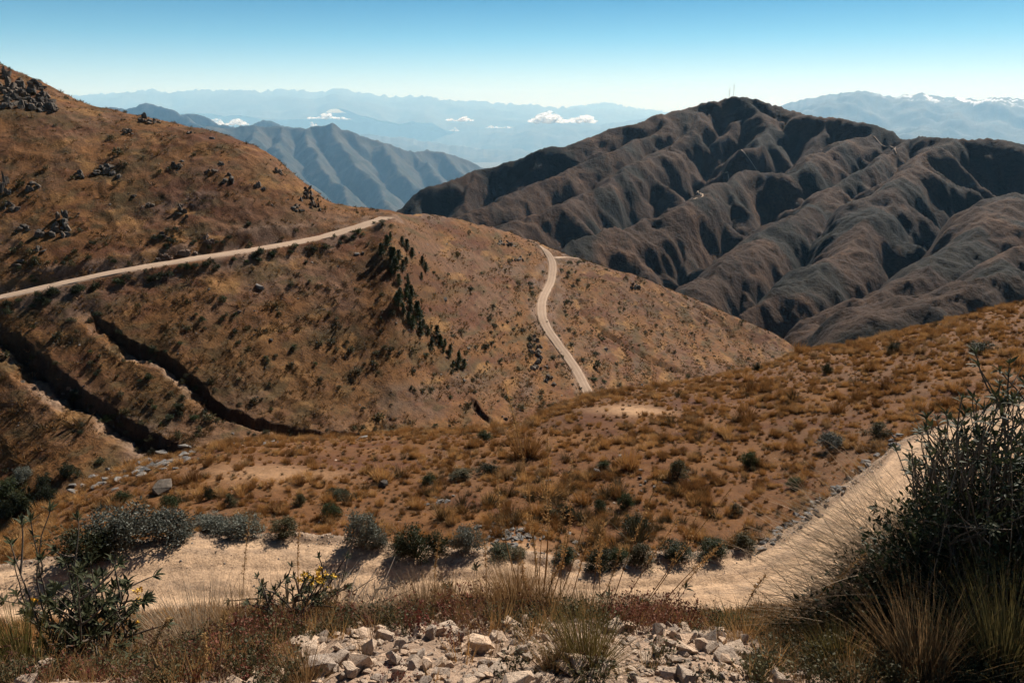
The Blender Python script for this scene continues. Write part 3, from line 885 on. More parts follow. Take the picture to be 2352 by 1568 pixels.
# ------------------------------------------------------------------ plant and stone materials
def straw_material(name, stops, grow=0.6, trans=0.22, rough=0.7):
    m = NT(name)
    rnd = m.random()
    c = m.ramp(rnd, stops)
    co = m.coords()
    n = m.noise(9.0, 2, 0.5, co)
    c = m.mix(1.0, c, m.ramp(n, [(0.3, 0.65), (0.7, 1.25)]), 'MULTIPLY')
    return m.foliage(c, rough, 0.15, trans)
mat_tuss = straw_material("golden_tussock", [(0.0, (0.13, 0.06, 0.022)), (0.3, (0.27, 0.135, 0.045)), (0.6, (0.40, 0.21, 0.072)), (0.82, (0.52, 0.31, 0.125)), (1.0, (0.26, 0.165, 0.085))], trans=0.22)
mat_tuss_dark = straw_material("olive_tussock", [(0.0, (0.055, 0.045, 0.022)), (0.5, (0.10, 0.075, 0.035)), (1.0, (0.16, 0.10, 0.045))], trans=0.10)
mat_hill_tuft = straw_material("hill_tuft", [(0.0, (0.05, 0.036, 0.018)), (0.4, (0.11, 0.066, 0.028)), (0.75, (0.19, 0.10, 0.04)), (1.0, (0.24, 0.13, 0.05))], trans=0.25)
mat_straw = straw_material("dry_straw", [(0.0, (0.26, 0.15, 0.065)), (0.5, (0.34, 0.21, 0.10)), (1.0, (0.22, 0.14, 0.075))])
mat_greystraw = straw_material("grey_straw", [(0.0, (0.28, 0.20, 0.13)), (1.0, (0.38, 0.28, 0.185))], trans=0.3)
mat_gold = straw_material("golden_stalk", [(0.0, (0.32, 0.165, 0.06)), (0.5, (0.40, 0.22, 0.08)), (1.0, (0.30, 0.18, 0.075))], trans=0.35)
mat_red = straw_material("red_stems", [(0.0, (0.15, 0.038, 0.024)), (0.4, (0.11, 0.045, 0.028)), (0.7, (0.17, 0.085, 0.05)), (1.0, (0.18, 0.05, 0.03))])
mat_greengrass = straw_material("green_gold_grass", [(0.0, (0.12, 0.10, 0.03)), (0.5, (0.20, 0.13, 0.045)), (1.0, (0.09, 0.09, 0.03))])

def leaf_material(name, a, b, spec=0.15, rough=0.65, trans=0.2, var=7.0):
    m = NT(name)
    n = m.noise(var, 3, 0.6, m.coords())
    c = m.ramp(n, [(0.3, a), (0.7, b)])
    r = m.ramp(m.random(), [(0.0, 0.7), (1.0, 1.3)])
    return m.foliage(m.mix(1.0, c, r, 'MULTIPLY'), rough, spec, trans)
mat_shrub = {'dark': leaf_material("dark_shrub_leaf", (0.018, 0.024, 0.010), (0.040, 0.044, 0.018)),
             'green': leaf_material("green_shrub_leaf", (0.025, 0.038, 0.012), (0.060, 0.070, 0.026)),
             'grey': leaf_material("silver_shrub_leaf", (0.060, 0.066, 0.050), (0.150, 0.150, 0.115), 0.25, 0.6),
             'olive': leaf_material("olive_shrub_leaf", (0.045, 0.042, 0.018), (0.090, 0.075, 0.034))}
mat_leaf = leaf_material("glossy_leaf", (0.022, 0.027, 0.012), (0.058, 0.058, 0.027), 0.10, 0.62, 0.18, 30.0)
mat_pine = leaf_material("pine_needles", (0.022, 0.036, 0.012), (0.052, 0.070, 0.024), 0.2, 0.6, 0.1, 1.5)
m_ = NT("bark"); mat_bark = m_.finish(m_.ramp(m_.noise(20, 3, 0.6, m_.coords()), [(0.3, (0.045, 0.032, 0.024)), (0.7, (0.12, 0.09, 0.065))]), 0.85)
m_ = NT("pale_twig"); mat_twig = m_.finish(m_.ramp(m_.noise(30, 3, 0.6, m_.coords()), [(0.3, (0.12, 0.085, 0.06)), (0.7, (0.24, 0.18, 0.13))]), 0.85)
mat_flower = NT("yellow_petal").finish((0.62, 0.36, 0.03), 0.6)

def stone_material(name, a, b, c, sc=6.0):
    m = NT(name)
    co = m.coords()
    n = m.noise(sc, 6, 0.65, co); n2 = m.noise(sc * 5, 4, 0.6, co)
    col = m.ramp(n, [(0.28, a), (0.5, b), (0.75, c)])
    r = m.ramp(m.random(), [(0.0, (0.62, 0.62, 0.64)), (0.5, (1.0, 0.97, 0.93)), (1.0, (1.25, 1.12, 1.0))])
    col = m.mix(1.0, col, r, 'MULTIPLY')
    return m.finish(col, 0.9, m.bump(m.math('ADD', n, m.math('MULTIPLY', n2, 0.4)), 0.7, 0.25 / sc), 0.2)
mat_stone = stone_material("pale_rubble", (0.26, 0.185, 0.135), (0.48, 0.37, 0.28), (0.62, 0.50, 0.40), 9.0)
mat_pink = stone_material("pink_brown_rock", (0.07, 0.048, 0.037), (0.14, 0.098, 0.075), (0.22, 0.16, 0.125), 1.2)
mat_gray = stone_material("grey_stone", (0.07, 0.065, 0.06), (0.15, 0.14, 0.13), (0.26, 0.25, 0.235), 3.0)
mat_darkrock = stone_material("dark_outcrop", (0.042, 0.035, 0.029), (0.095, 0.077, 0.062), (0.18, 0.145, 0.118), 0.9)

# ------------------------------------------------------------------ scattering as one mass (points + instances)
_tree = {}
def scatter_tree(mats_key, coll):
    ng = bpy.data.node_groups.new("scatter_" + mats_key, 'GeometryNodeTree')
    ng.interface.new_socket("Geometry", in_out='INPUT', socket_type='NodeSocketGeometry')
    ng.interface.new_socket("Geometry", in_out='OUTPUT', socket_type='NodeSocketGeometry')
    gi = ng.nodes.new("NodeGroupInput"); go = ng.nodes.new("NodeGroupOutput")
    iop = ng.nodes.new("GeometryNodeInstanceOnPoints")
    ci = ng.nodes.new("GeometryNodeCollectionInfo")
    ci.inputs["Collection"].default_value = coll
    ci.inputs["Separate Children"].default_value = True
    ci.inputs["Reset Children"].default_value = True
    def named(nm, ty):
        nd = ng.nodes.new("GeometryNodeInputNamedAttribute"); nd.data_type = ty
        nd.inputs["Name"].default_value = nm
        return nd.outputs["Attribute"]
    ng.links.new(gi.outputs[0], iop.inputs["Points"])
    ng.links.new(ci.outputs[0], iop.inputs["Instance"])
    iop.inputs["Pick Instance"].default_value = True
    ng.links.new(named("pick", 'INT'), iop.inputs["Instance Index"])
    e2r = ng.nodes.new("FunctionNodeEulerToRotation")
    ng.links.new(named("rot", 'FLOAT_VECTOR'), e2r.inputs[0])
    ng.links.new(e2r.outputs[0], iop.inputs["Rotation"])
    ng.links.new(named("size", 'FLOAT_VECTOR'), iop.inputs["Scale"])
    ng.links.new(iop.outputs[0], go.inputs[0])
    return ng

def scatter_mass(name, P, rot, size, pick, variants, label):
    coll = bpy.data.collections.new(name + "_kinds")
    for i, (V, F, mat) in enumerate(variants):
        o = mesh_object(name + "_kind", V, F, mat, smooth_shade=False)
        COL.objects.unlink(o); coll.objects.link(o)
        o.name = "%s_kind_%02d" % (name, i)
    me = bpy.data.meshes.new(name)
    me.vertices.add(len(P)); me.vertices.foreach_set("co", np.ascontiguousarray(P, np.float32).ravel())
    for an, ty, arr in (("rot", 'FLOAT_VECTOR', rot), ("size", 'FLOAT_VECTOR', size)):
        at = me.attributes.new(an, ty, 'POINT'); at.data.foreach_set("vector", np.ascontiguousarray(arr, np.float32).ravel())
    at = me.attributes.new("pick", 'INT', 'POINT'); at.data.foreach_set("value", np.ascontiguousarray(pick, np.int32))
    ob = bpy.data.objects.new(name, me); COL.objects.link(ob)
    md = ob.modifiers.new("scatter", 'NODES'); md.node_group = scatter_tree(name, coll)
    return tag(ob, label, kind="stuff")

def instance(me, name, loc, scale=(1, 1, 1), rot=(0, 0, 0), parent=None):
    o = bpy.data.objects.new(name, me)
    COL.objects.link(o)
    o.location = loc; o.scale = scale; o.rotation_euler = rot
    if parent is not None: o.parent = parent
    return o

def empty(name, loc, scale=(1, 1, 1), rot=(0, 0, 0)):
    o = bpy.data.objects.new(name, None); COL.objects.link(o)
    o.empty_display_size = 0.1
    o.location = loc; o.scale = scale; o.rotation_euler = rot
    return o

def shared(name, V, F, mat, sm=False):
    o = mesh_object(name, V, F, mat, smooth_shade=sm)
    me = o.data
    bpy.data.objects.remove(o)
    return me

def land_hit(u, v):
    """first land along a line of sight past the foreground edge: the shelf, else the far slope"""
    a, s = az_slope(u, v)
    a = float(a); s = float(s)
    k = int(np.clip((a - near.a[0]) / (near.a[-1] - near.a[0]) * (near.nc - 1), 0, near.nc - 1))
    if s <= np.max((near.Z / near.Y)[60:, k]):
        return near.hit_as(a, s, 20.0), 'near'
    return hill.hit_as(a, s), 'hill'

# ------------------------------------------------------------------ tussock grass on the shelf and the slope
R = np.random.default_rng(21)
tuss_kinds = []
for k in range(6):
    V_, F_ = tussock(170, 0.56, 0.95, 0.020, R, 3, 0.8, (-0.05, -0.03), 0.35, 0.19)
    tuss_kinds.append((V_, F_, mat_tuss))
for k in range(3):
    V_, F_ = tussock(80, 0.62, 1.4, 0.020, R, 3, 0.9, (-0.10, -0.05), 0.4, 0.15)
    tuss_kinds.append((V_, F_, mat_tuss_dark))
U, V = near.uv(); X, Y = near.X, near.Y
view_ = ((U > -300) & (U < 2650)).astype(float)
dens = smooth(34, 38, Y) * (rowid > r_rf + 4) * view_
clump = smooth(-0.15, 0.3, fbm(X / 2.2, Y / 2.2, 4, 900)) * (0.3 + 0.7 * smooth(-0.3, 0.2, fbm(X / 11, Y / 11, 3, 901)))
dens = dens * (0.06 + 0.94 * clump)
bare = np.clip(1.4 * blob(U, V, 1450, 943, 85, 14) + blob(U, V, 1180, 1262, 75, 18) + blob(U, V, 640, 1080, 190, 38) + blob(U, V, 860, 1030, 130, 20) + 0.7 * blob(U, V, 1370, 970, 100, 22), 0, 1)
dens = dens * (1 - 0.93 * bare) * (1 - 0.5 * smooth(86, 100, Y))
# a band of darker taller bunch grass in the wet hollow by the road
wet = np.clip(blob(U, V, 1330, 1190, 230, 90) + blob(U, V, 1600, 1240, 200, 50) + 0.7 * blob(U, V, 1050, 1150, 120, 60), 0, 1)
P, nrm_, r_, c_ = near.scatter(21000, dens, R)
w_ = wet[r_, c_]
sz = R.lognormal(-0.52, 0.42, len(P)) * (1 + 0.35 * w_)
darkp = R.random(len(P)) < 0.06 + 0.5 * w_
pick = np.where(darkp, R.integers(6, 9, len(P)), R.integers(0, 6, len(P)))
rot = np.stack([R.normal(0, 0.1, len(P)), R.normal(0, 0.1, len(P)), R.uniform(0, 6.28, len(P))], 1)
size = np.stack([sz, sz, sz * R.uniform(0.7, 1.1, len(P))], 1)
app = sz / P[:, 1]
inframe = (lambda q: (q[0] > 0) & (q[0] < 2352) & (q[1] < 1568))(project(P))
order = np.argsort(-(app * inframe * (~darkp)))
big = order[:230]
obig = np.argsort(-(app * inframe * darkp))[:60]
rest = np.setdiff1d(np.arange(len(P)), np.r_[big, obig])
scatter_mass("tussock_grass", P[rest], rot[rest], size[rest], pick[rest], tuss_kinds, "countless golden grass tussocks covering the shelf beyond the road")
P2, _, r2, c2_ = near.scatter(15000, view_ * (rowid > r_rf + 4) * (0.25 + 0.75 * smooth(-0.3, 0.3, fbm(near.X / 4, near.Y / 4, 4, 905))) * (1 - 0.8 * bare), R)
s2 = R.lognormal(-1.25, 0.3, len(P2))
scatter_mass("short_grass", P2, np.stack([R.normal(0, 0.1, len(P2)), R.normal(0, 0.1, len(P2)), R.uniform(0, 6.28, len(P2))], 1), np.stack([s2 * 1.5, s2 * 1.5, s2], 1), R.integers(0, 9, len(P2)), tuss_kinds, "short dry grass stubble between the golden tussocks")
tuss_me = [shared("tussock", *k) for k in tuss_kinds]
TUSS_SPOTS = [(285,1240,"the largest grey roadside bush"),(395,1225,"the wide grey bush behind the berm"),(505,1225,"the low pale grey bush"),(600,1225,"the middle of the stony berm"),(690,1235,"the olive bush behind the berm"),(760,1180,"the green bush behind the upright roadside bush"),
    (832,1230,"the upright grey green roadside bush"),(955,1260,"the dark bush shadowing the road"),(1076,1245,"the round pale grey bush"),(1170,1225,"the grey stone pile"),(1300,1180,"the dark round bush above the stone pile"),(1378,1290,"the dark bush on the berm"),
    (1437,1160,"the tall green bush in the hollow"),(1475,1280,"the olive bush midway along the road edge"),(1557,1090,"the lone dark olive bush"),(1600,1270,"the broad dark bush where the road climbs"),(1720,1060,"the green bush in golden grass"),(1800,1180,"the rocky ditch"),
    (880,1110,"the lone pointed rock"),(1121,1080,"the dark flat bush"),(985,1100,"the green bush above the small rock scatter"),(392,1155,"the rounded green bush below the dark boulder"),(282,1150,"the green bush below the rock ledge"),(1900,1040,"the grey bush at the top of the ditch")]
LEAD = set()
def tuss_label(p, dark):
    uq, vq = project(p)
    k = int(np.argmin([(uq - a_) ** 2 + 2.5 * (vq - b_) ** 2 for a_, b_, _ in TUSS_SPOTS]))
    first = (k, dark) not in LEAD; LEAD.add((k, dark))
    return "%s %s near %s" % ("largest" if first else "one", "olive brown grass bunch" if dark else "golden grass tussock", TUSS_SPOTS[k][2])
for i in np.r_[big, obig]:
    o = instance(tuss_me[pick[i]], "tussock", P[i], size[i], rot[i])
    tag(o, tuss_label(P[i], darkp[i]), "tussock", "olive bunch grass above the road" if darkp[i] else "golden grass tussocks beyond the road")

tuft_kinds = []
for k in range(5):
    V_, F_ = tussock(16, 0.5, 1.8, 0.07, R, 2, 0.9, (-0.1, 0), 0.5, 0.22)
    tuft_kinds.append((V_, F_, mat_hill_tuft))
for k in range(3):
    (lv, lf), _ = shrub_arrays(R, 1.2, 0.8, 9, 7, 0.34)
    tuft_kinds.append((lv, lf, mat_shrub['olive']))
U, V = hill.uv(); X, Y = hill.X, hill.Y
q1 = 2.4 * hill.Z + 0.25 * hill.Y
clump = smooth(-0.25, 0.35, fbm(X / 7, q1 / 7, 4, 910))
lowr = 0.35 + 0.65 * smooth(480, 700, V)
hd = clump * lowr * (1 - smooth(0.1, 0.5, road_mask)) * (1 - 0.85 * gully_mask) * (1 - 0.9 * scree_mask) * (V < 1300) * (U > -150) * (U < 2000) / (60 + Y)
P, nrm_, r_, c_ = hill.scatter(60000, hd, R)
sz = R.lognormal(0.0, 0.4, len(P)) * 0.95
shr = (R.random(len(P)) < 0.05 * (0.4 + 1.2 * smooth(0.0, 0.4, fbm(P[:, 0] / 15, P[:, 2] / 7, 3, 915))))
pick = np.where(shr, R.integers(5, 8, len(P)), R.integers(0, 5, len(P)))
rot = np.stack([R.normal(0, 0.1, len(P)), R.normal(0, 0.1, len(P)), R.uniform(0, 6.28, len(P))], 1)
scatter_mass("hillside_grass", P, rot, np.stack([sz, sz, sz], 1), pick, tuft_kinds, "countless dry grass tufts speckling the hillside across the ravine")

# ------------------------------------------------------------------ shrubs
shrub_me = {}
for ty in ('dark', 'green', 'grey', 'olive'):
    shrub_me[ty] = []
    for k in range(3):
        lv, tw = shrub_arrays(R, 1.0, 1.0, 34, 80, 0.060)
        shrub_me[ty].append((shared("foliage", *lv, mat_shrub[ty]), shared("twigs", *tw, mat_bark)))
far_shrub_me = {}
for ty in ('dark', 'green', 'olive'):
    far_shrub_me[ty] = [shared("shrub", *shrub_arrays(R, 1.0, 1.0, 16, 26, 0.13)[0], mat_shrub[ty]) for k in range(4)]

TYPE_WORD = {'dark': 'dark green', 'green': 'green', 'grey': 'silvery grey', 'olive': 'olive'}
# (u, v of the foot, width and height in picture units, kind, label)
SHRUBS = [
    (285,1262,150,115,'grey',"large silvery grey bush on the far side of the road, tallest at the bend"),
    (195,1285,130,90,'dark',"dark bush spilling over the road bend beside the largest grey bush"),
    (250,1275,70,70,'dark',"dark low bush tucked under the largest grey bush"),
    (395,1243,120,70,'grey',"wide grey bush behind the stony berm, second along the road"),
    (505,1237,80,48,'grey',"low pale grey bush just behind the stony berm"),
    (562,1238,85,58,'grey',"rounded grey bush behind the middle of the stony berm"),
    (655,1238,75,45,'olive',"low olive bush behind the stony berm"),
    (480,1208,70,36,'grey',"flat grey bush uphill of the berm bushes"),
    (832,1262,85,92,'grey',"upright grey green bush shading the road edge"),
    (870,1266,50,50,'grey',"small grey bush leaning against the upright roadside bush"),
    (955,1285,90,72,'dark',"dark bush casting a shadow onto the road"),
    (1008,1278,55,52,'dark',"small dark bush between the shadowing bush and the round grey one"),
    (920,1276,50,40,'olive',"small olive bush at the edge of the road shadow"),
    (1076,1272,72,72,'grey',"round pale grey bush at the road edge with bare foot"),
    (1150,1284,62,26,'dark',"flat dark bush beside the yellow bare patch"),
    (1190,1288,45,24,'olive',"tiny olive bush at the berm beyond the bare patch"),
    (1300,1296,70,42,'green',"low green bush at the road edge below the stone pile"),
    (1378,1316,85,62,'dark',"dark green bush on the berm casting a shadow down the road bank"),
    (1420,1300,60,45,'green',"green bush next to the dark berm bush"),
    (1475,1298,80,48,'olive',"olive bush midway along the far road edge"),
    (1555,1288,95,50,'dark',"broad dark bush where the road begins to climb"),
    (1640,1280,80,46,'green',"green bush at the start of the rocky ditch"),
    (1710,1268,70,45,'olive',"olive bush beside the rocky ditch near the road"),
    (1302,1192,46,44,'dark',"dark round bush uphill of the stone pile"),
    (1262,1190,44,36,'olive',"olive bush touching the top of the stone pile"),
    (1378,1178,38,36,'green',"green bush above the hollow"),
    (1437,1166,40,40,'green',"tall green bush in the middle of the hollow"),
    (1460,1232,60,50,'dark',"dark bush low in the hollow above the road"),
    (1557,1098,56,46,'olive',"dark olive bush alone high in the golden grass"),
    (1720,1070,42,40,'green',"green bush in golden grass left of the wiry grass tips"),
    (1385,1075,30,22,'green',"small green bush among golden tussocks"),
    (1113,1010,36,27,'green',"green bush on the crest line of the shelf"),
    (1121,1088,52,32,'dark',"dark flat bush beside a scatter of grey rocks"),
    (1060,1098,60,26,'olive',"flat olive bush next to the dark flat bush"),
    (985,1110,34,30,'green',"green bush above the small rock scatter"),
    (480,1146,28,34,'dark',"narrow dark bush among golden tussocks beyond the berm"),
    (282,1154,44,34,'green',"green bush below the grey rock ledge"),
    (392,1168,46,44,'green',"rounded green bush below the dark boulder"),
    (762,1188,46,46,'green',"green bush in golden grass behind the upright roadside bush"),
    (690,1160,34,30,'olive',"small olive bush high in golden grass"),
    (780,1145,60,30,'dark',"loose dark bush near the pointed rock"),
    (530,1160,36,30,'olive',"small olive bush uphill of the low grey bush"),
    (160,1092,46,36,'dark',"dark bush at the foot of the rock ledge in the ravine"),
    (56,1100,46,36,'grey',"grey bush down in the ravine"),
    (104,1120,44,40,'dark',"dark bush in the ravine next to the grey one"),
    (22,1140,70,50,'green',"green bush at the bottom of the ravine by the frame edge"),
    (50,1172,60,50,'dark',"dark thicket bush at the lowest point of the ravine"),
    (110,1150,44,40,'dark',"dark bush on the ravine's near side"),
    (15,1190,60,44,'dark',"dark bush above the ravine mouth by the frame edge"),
    (2052,812,38,30,'dark',"round dark bush on the upper right of the shelf skyline"),
    (2255,806,54,26,'dark',"wide dark bush high on the shelf near the tall leafy bush"),
    (1898,858,25,28,'dark',"small dark bush on the golden slope below the skyline"),
    (1740,852,24,22,'dark',"small dark bush where the shelf meets the ravine edge"),
    (1911,1030,66,46,'grey',"grey bush at the top of the rocky ditch"),
    (2015,1005,56,40,'olive',"olive bush behind the upper road"),
    (1690,1180,36,26,'olive',"low olive bush near the rocky ditch"),
    (1825,1120,40,28,'green',"low green bush lining the rocky ditch"),
]
SHRUBS = [(u, v - (11 if v > 1230 and u > 280 else 0), w * (0.85 if 1280 < u < 1730 and v > 1250 else 1), h * (0.85 if 1280 < u < 1730 and v > 1250 else 1), ty, lab) for u, v, w, h, ty, lab in SHRUBS]
def place_shrub(u, v, w, h, ty, label, group=None):
    p, where = land_hit(u, v)
    d = math.hypot(p[1], p[2])
    k = int(R.integers(3)); f, t = shrub_me[ty][k]
    e = empty("shrub", p, (w / FPX * d * 1.05, w / FPX * d * 1.05, h / FPX * d * 1.1), (0, 0, R.uniform(0, 6.28)))
    instance(f, "foliage", (0, 0, 0), parent=e); instance(t, "twigs", (0, 0, 0), parent=e)
    tag(e, label, "shrub", group)
for s_ in SHRUBS:
    place_shrub(*s_)

def far_shrub(p, w, h, ty, label, group):
    o = instance(far_shrub_me[ty][int(R.integers(4))], "shrub", p, (w, w, h), (0, 0, R.uniform(0, 6.28)))
    tag(o, label, "shrub", group)
# bushes lining the contouring road (below it, then above it)
for i in range(56):
    t = R.random() ** 0.8
    u = 10 + 870 * t
    L = np.array(ROAD_A); v0 = np.interp(u, L[:, 0], L[:, 1])
    p = hill.hit(u, v0 + R.uniform(13, 34) * (1.3 - 0.6 * t))
    w = R.uniform(1.2, 2.6)
    far_shrub(p, w, w * R.uniform(0.55, 0.85), 'dark' if R.random() < 0.7 else 'green', "%s bush below the contouring road, %s" % ("large dark" if w > 1.9 else "small dark", "near the frame edge" if u < 220 else "between the gully heads and the road cutting" if u < 480 else "below the middle of the road" if u < 700 else "near the far end of the road"), "bushes below the contouring road")
for i in range(26):
    u = R.uniform(0, 620); L = np.array(ROAD_A); v0 = np.interp(u, L[:, 0], L[:, 1])
    p = hill.hit(u, v0 - R.uniform(14, 70))
    w = R.uniform(0.9, 2.0)
    far_shrub(p, w, w * 0.7, 'dark', "dark bush above the contouring road, %s" % ("near the frame edge" if u < 150 else "below the tall rock tooth" if u < 300 else "by the pinkish road cutting"), "bushes above the contouring road")
for i in range(34):
    j = R.integers(2, len(ROAD_B) - 2); u0, v0 = ROAD_B[j]
    p = hill.hit(u0 + (1 if R.random() < 0.7 else -1) * R.uniform(18, 60), v0 + R.uniform(-15, 20))
    w = R.uniform(1.2, 3.0)
    far_shrub(p, w, w * 0.7, 'dark' if R.random() < 0.5 else 'green', "%s bush beside the winding road, %s" % ("large" if w > 2.1 else "small", "at its top bend" if v0 < 640 else "along its middle curve" if v0 < 760 else "beside the black crag" if v0 < 850 else "near its foot"), "bushes beside the winding road")
for i in range(36):
    gl = GULLIES[0][0] if i < 20 else GULLIES[1][0]
    t = R.uniform(0, len(gl) - 1.01); j = int(t); f = t - j
    u = gl[j][0] * (1 - f) + gl[j + 1][0] * f + R.normal(0, 12); v = gl[j][1] * (1 - f) + gl[j + 1][1] * f + R.uniform(6, 40)
    p = hill.hit(u, v); w = R.uniform(0.8, 1.9)
    far_shrub(p, w, w * 0.75, 'dark' if R.random() < 0.5 else 'olive', "bush on the lower lip of the %s deep gully" % ("longer" if i < 20 else "leftmost"), "bushes along the gullies")
# loose bushes over the lower slope
for i in range(150):
    cu, cv, su, sv = [(620, 800, 230, 90), (330, 900, 130, 70), (1060, 720, 110, 110), (950, 880, 150, 60), (1140, 850, 60, 60), (1500, 800, 140, 45)][int(R.choice(6, p=[.28, .2, .2, .14, .08, .10]))]
    u, v = R.normal(cu, su), R.normal(cv, sv)
    lim = np.interp(u, [p[0] for p in CREST], [p[1] for p in CREST]) - 6
    if v > lim or v < np.interp(u, [0, 560, 900, 1200, 1840], [700, 600, 530, 590, 815]): continue
    p = hill.hit(u, v)
    w = R.lognormal(0.25, 0.35)
    far_shrub(p, w, w * R.uniform(0.6, 0.9), ('dark', 'green', 'olive')[int(R.choice(3, p=[.45, .25, .3]))],
              "%s bush on the lower slope, %s" % ("large" if w > 1.5 else "small", "beside the two deep gullies" if u < 480 else "between the deep gully and the pines" if u < 850 else "around the line of pines" if u < 1080 else "between the pines and the winding road" if u < 1330 else "on the far slope beyond the winding road"), "bushes dotting the lower slope")

# ------------------------------------------------------------------ pines down the slope
def pine_arrays(rg):
    tr = tube([(0, 0, -0.05), (0.01, 0, 0.3), (-0.01, 0.01, 0.65), (0, 0, 0.98)], 0.030, 0.004, 5)
    br = []
    for k in range(26):
        z = 0.08 + 0.87 * (k / 25) ** 0.9
        for j in range(6):
            a = rg.uniform(0, 6.28); L = 0.30 * (1 - z) ** 0.8 * rg.uniform(0.5, 1.15) + 0.03
            b = np.array([[0, 0, z]]); d = np.array([[math.cos(a), math.sin(a), rg.uniform(0.05, 0.6)]])
            n = 7
            t = np.linspace(0.15, 1, n)[:, None]
            c = b + d * t * L
            v, f = leaf_cloud(c, 1, np.full(n, 0.035), 0.085, rg, aspect=0.5)
            br.append((v, f))
    return tr, merge(br)
pine_me = []
for k in range(4):
    t, b = pine_arrays(R)
    pine_me.append((shared("trunk", *t, mat_bark), shared("crown", *b, mat_pine)))
PINES = [(903,557,34),(883,587,42),(921,573,34),(933,583,34),(943,593,36),(901,596,34),(907,616,38),(899,628,32),(913,631,34),(933,627,28),(967,617,30),(975,628,26),(971,647,18),(923,653,28),
         (945,673,40),(933,687,42),(949,695,38),(927,707,44),(943,720,46),(953,736,42),(927,743,38),(947,756,40),(963,763,30),(983,775,32),(999,783,34),(991,795,28),(1011,799,28),(1027,800,24),(1021,817,22),(1043,823,32),(1039,840,26),(1059,836,32),(1049,855,30),
         (890,575,30),(912,600,30),(938,610,28),(925,640,26),(938,700,34),(952,715,36),(936,730,34),(958,742,30),(970,755,26),(1005,790,26),(1033,812,24),(1052,845,24),(936,664,22),(915,690,26),(960,748,26),(972,770,24)]
for i, (u, v, h) in enumerate(PINES):
    p = hill.hit(u + R.normal(0, 6), v + R.normal(0, 4)); hh = h / FPX * math.hypot(p[1], p[2]) * R.uniform(0.6, 1.1)
    k = int(R.integers(4))
    wd = hh * R.uniform(0.95, 1.5)
    e = empty("pine_tree", p, (wd, wd, hh), (0, 0, R.uniform(0, 6.28)))
    instance(pine_me[k][0], "trunk", (0, 0, 0), parent=e); instance(pine_me[k][1], "crown", (0, 0, 0), parent=e)
    lab = ("dark young pine in the upper clump on the hillside" if v < 660 else "dark young pine in the dense middle clump on the hillside" if v < 760 else "dark young pine in the thin line running down to the gully")
    if i == 0: lab = "topmost dark pine of the hillside clump"
    if i == 1: lab = "stout dark pine at the left of the upper clump"
    if i == 12: lab = "smallest lone pine right of the upper clump"
    if i == 32: lab = "lowest pine of the line, just above the dark gully"
    tag(e, lab, "tree", "pines on the hillside")

# ------------------------------------------------------------------ rock outcrops and loose stones
rock_var = [rock_arrays(R, int(R.integers(12, 20)), R.uniform(0.55, 0.95)) for k in range(14)]
rock_me = [shared("stone", V_, F_, mat_stone) for V_, F_ in rock_var]
gray_me = [shared("rock", V_, F_, mat_gray) for V_, F_ in rock_var]

dark_me = [shared("block", V_, F_, mat_darkrock) for V_, F_ in rock_var]
pale_me = [shared("block", V_, F_, mat_pink) for V_, F_ in rock_var]

def outcrop(u, v, w, h, label, n=9, mat=None, flat=0.8, category="rock", name="rock_outcrop"):
    """a craggy mass of jointed blocks bedded in the slope, w x h picture units, foot at v"""
    p, where = land_hit(u, v)
    d = float(np.linalg.norm(p)); px = d / FPX
    boxes = []
    sc = 1.35 / math.sqrt(n)
    for k in range(n):
        fx = R.uniform(-0.5, 0.5); top = max(1 - (abs(fx) * 2) ** 2.0, 0.15)
        q, _ = land_hit(u + fx * w * 0.9, v - R.random() * h * 0.8 * top)
        sx = 0.85 * w * px * sc * R.uniform(0.6, 1.3); sz_ = h * px * sc * R.uniform(0.8, 1.7) * (0.6 + 0.6 * top)
        boxes.append((q - p + np.array([0, 0.1 * sx, 0.12 * sz_]), np.array([sx, sx * R.uniform(0.7, 1.2), sz_ * 1.2]), R.uniform(0, 6.28), R.normal(0, 0.3)))
    o = empty(name, p)
    for pos, size, yaw, tilt in boxes:
        instance((pale_me if mat is not None else dark_me)[int(R.integers(14))], "block", pos, size, (tilt, 0, yaw), o)
    return tag(o, label, category, "rock outcrops")
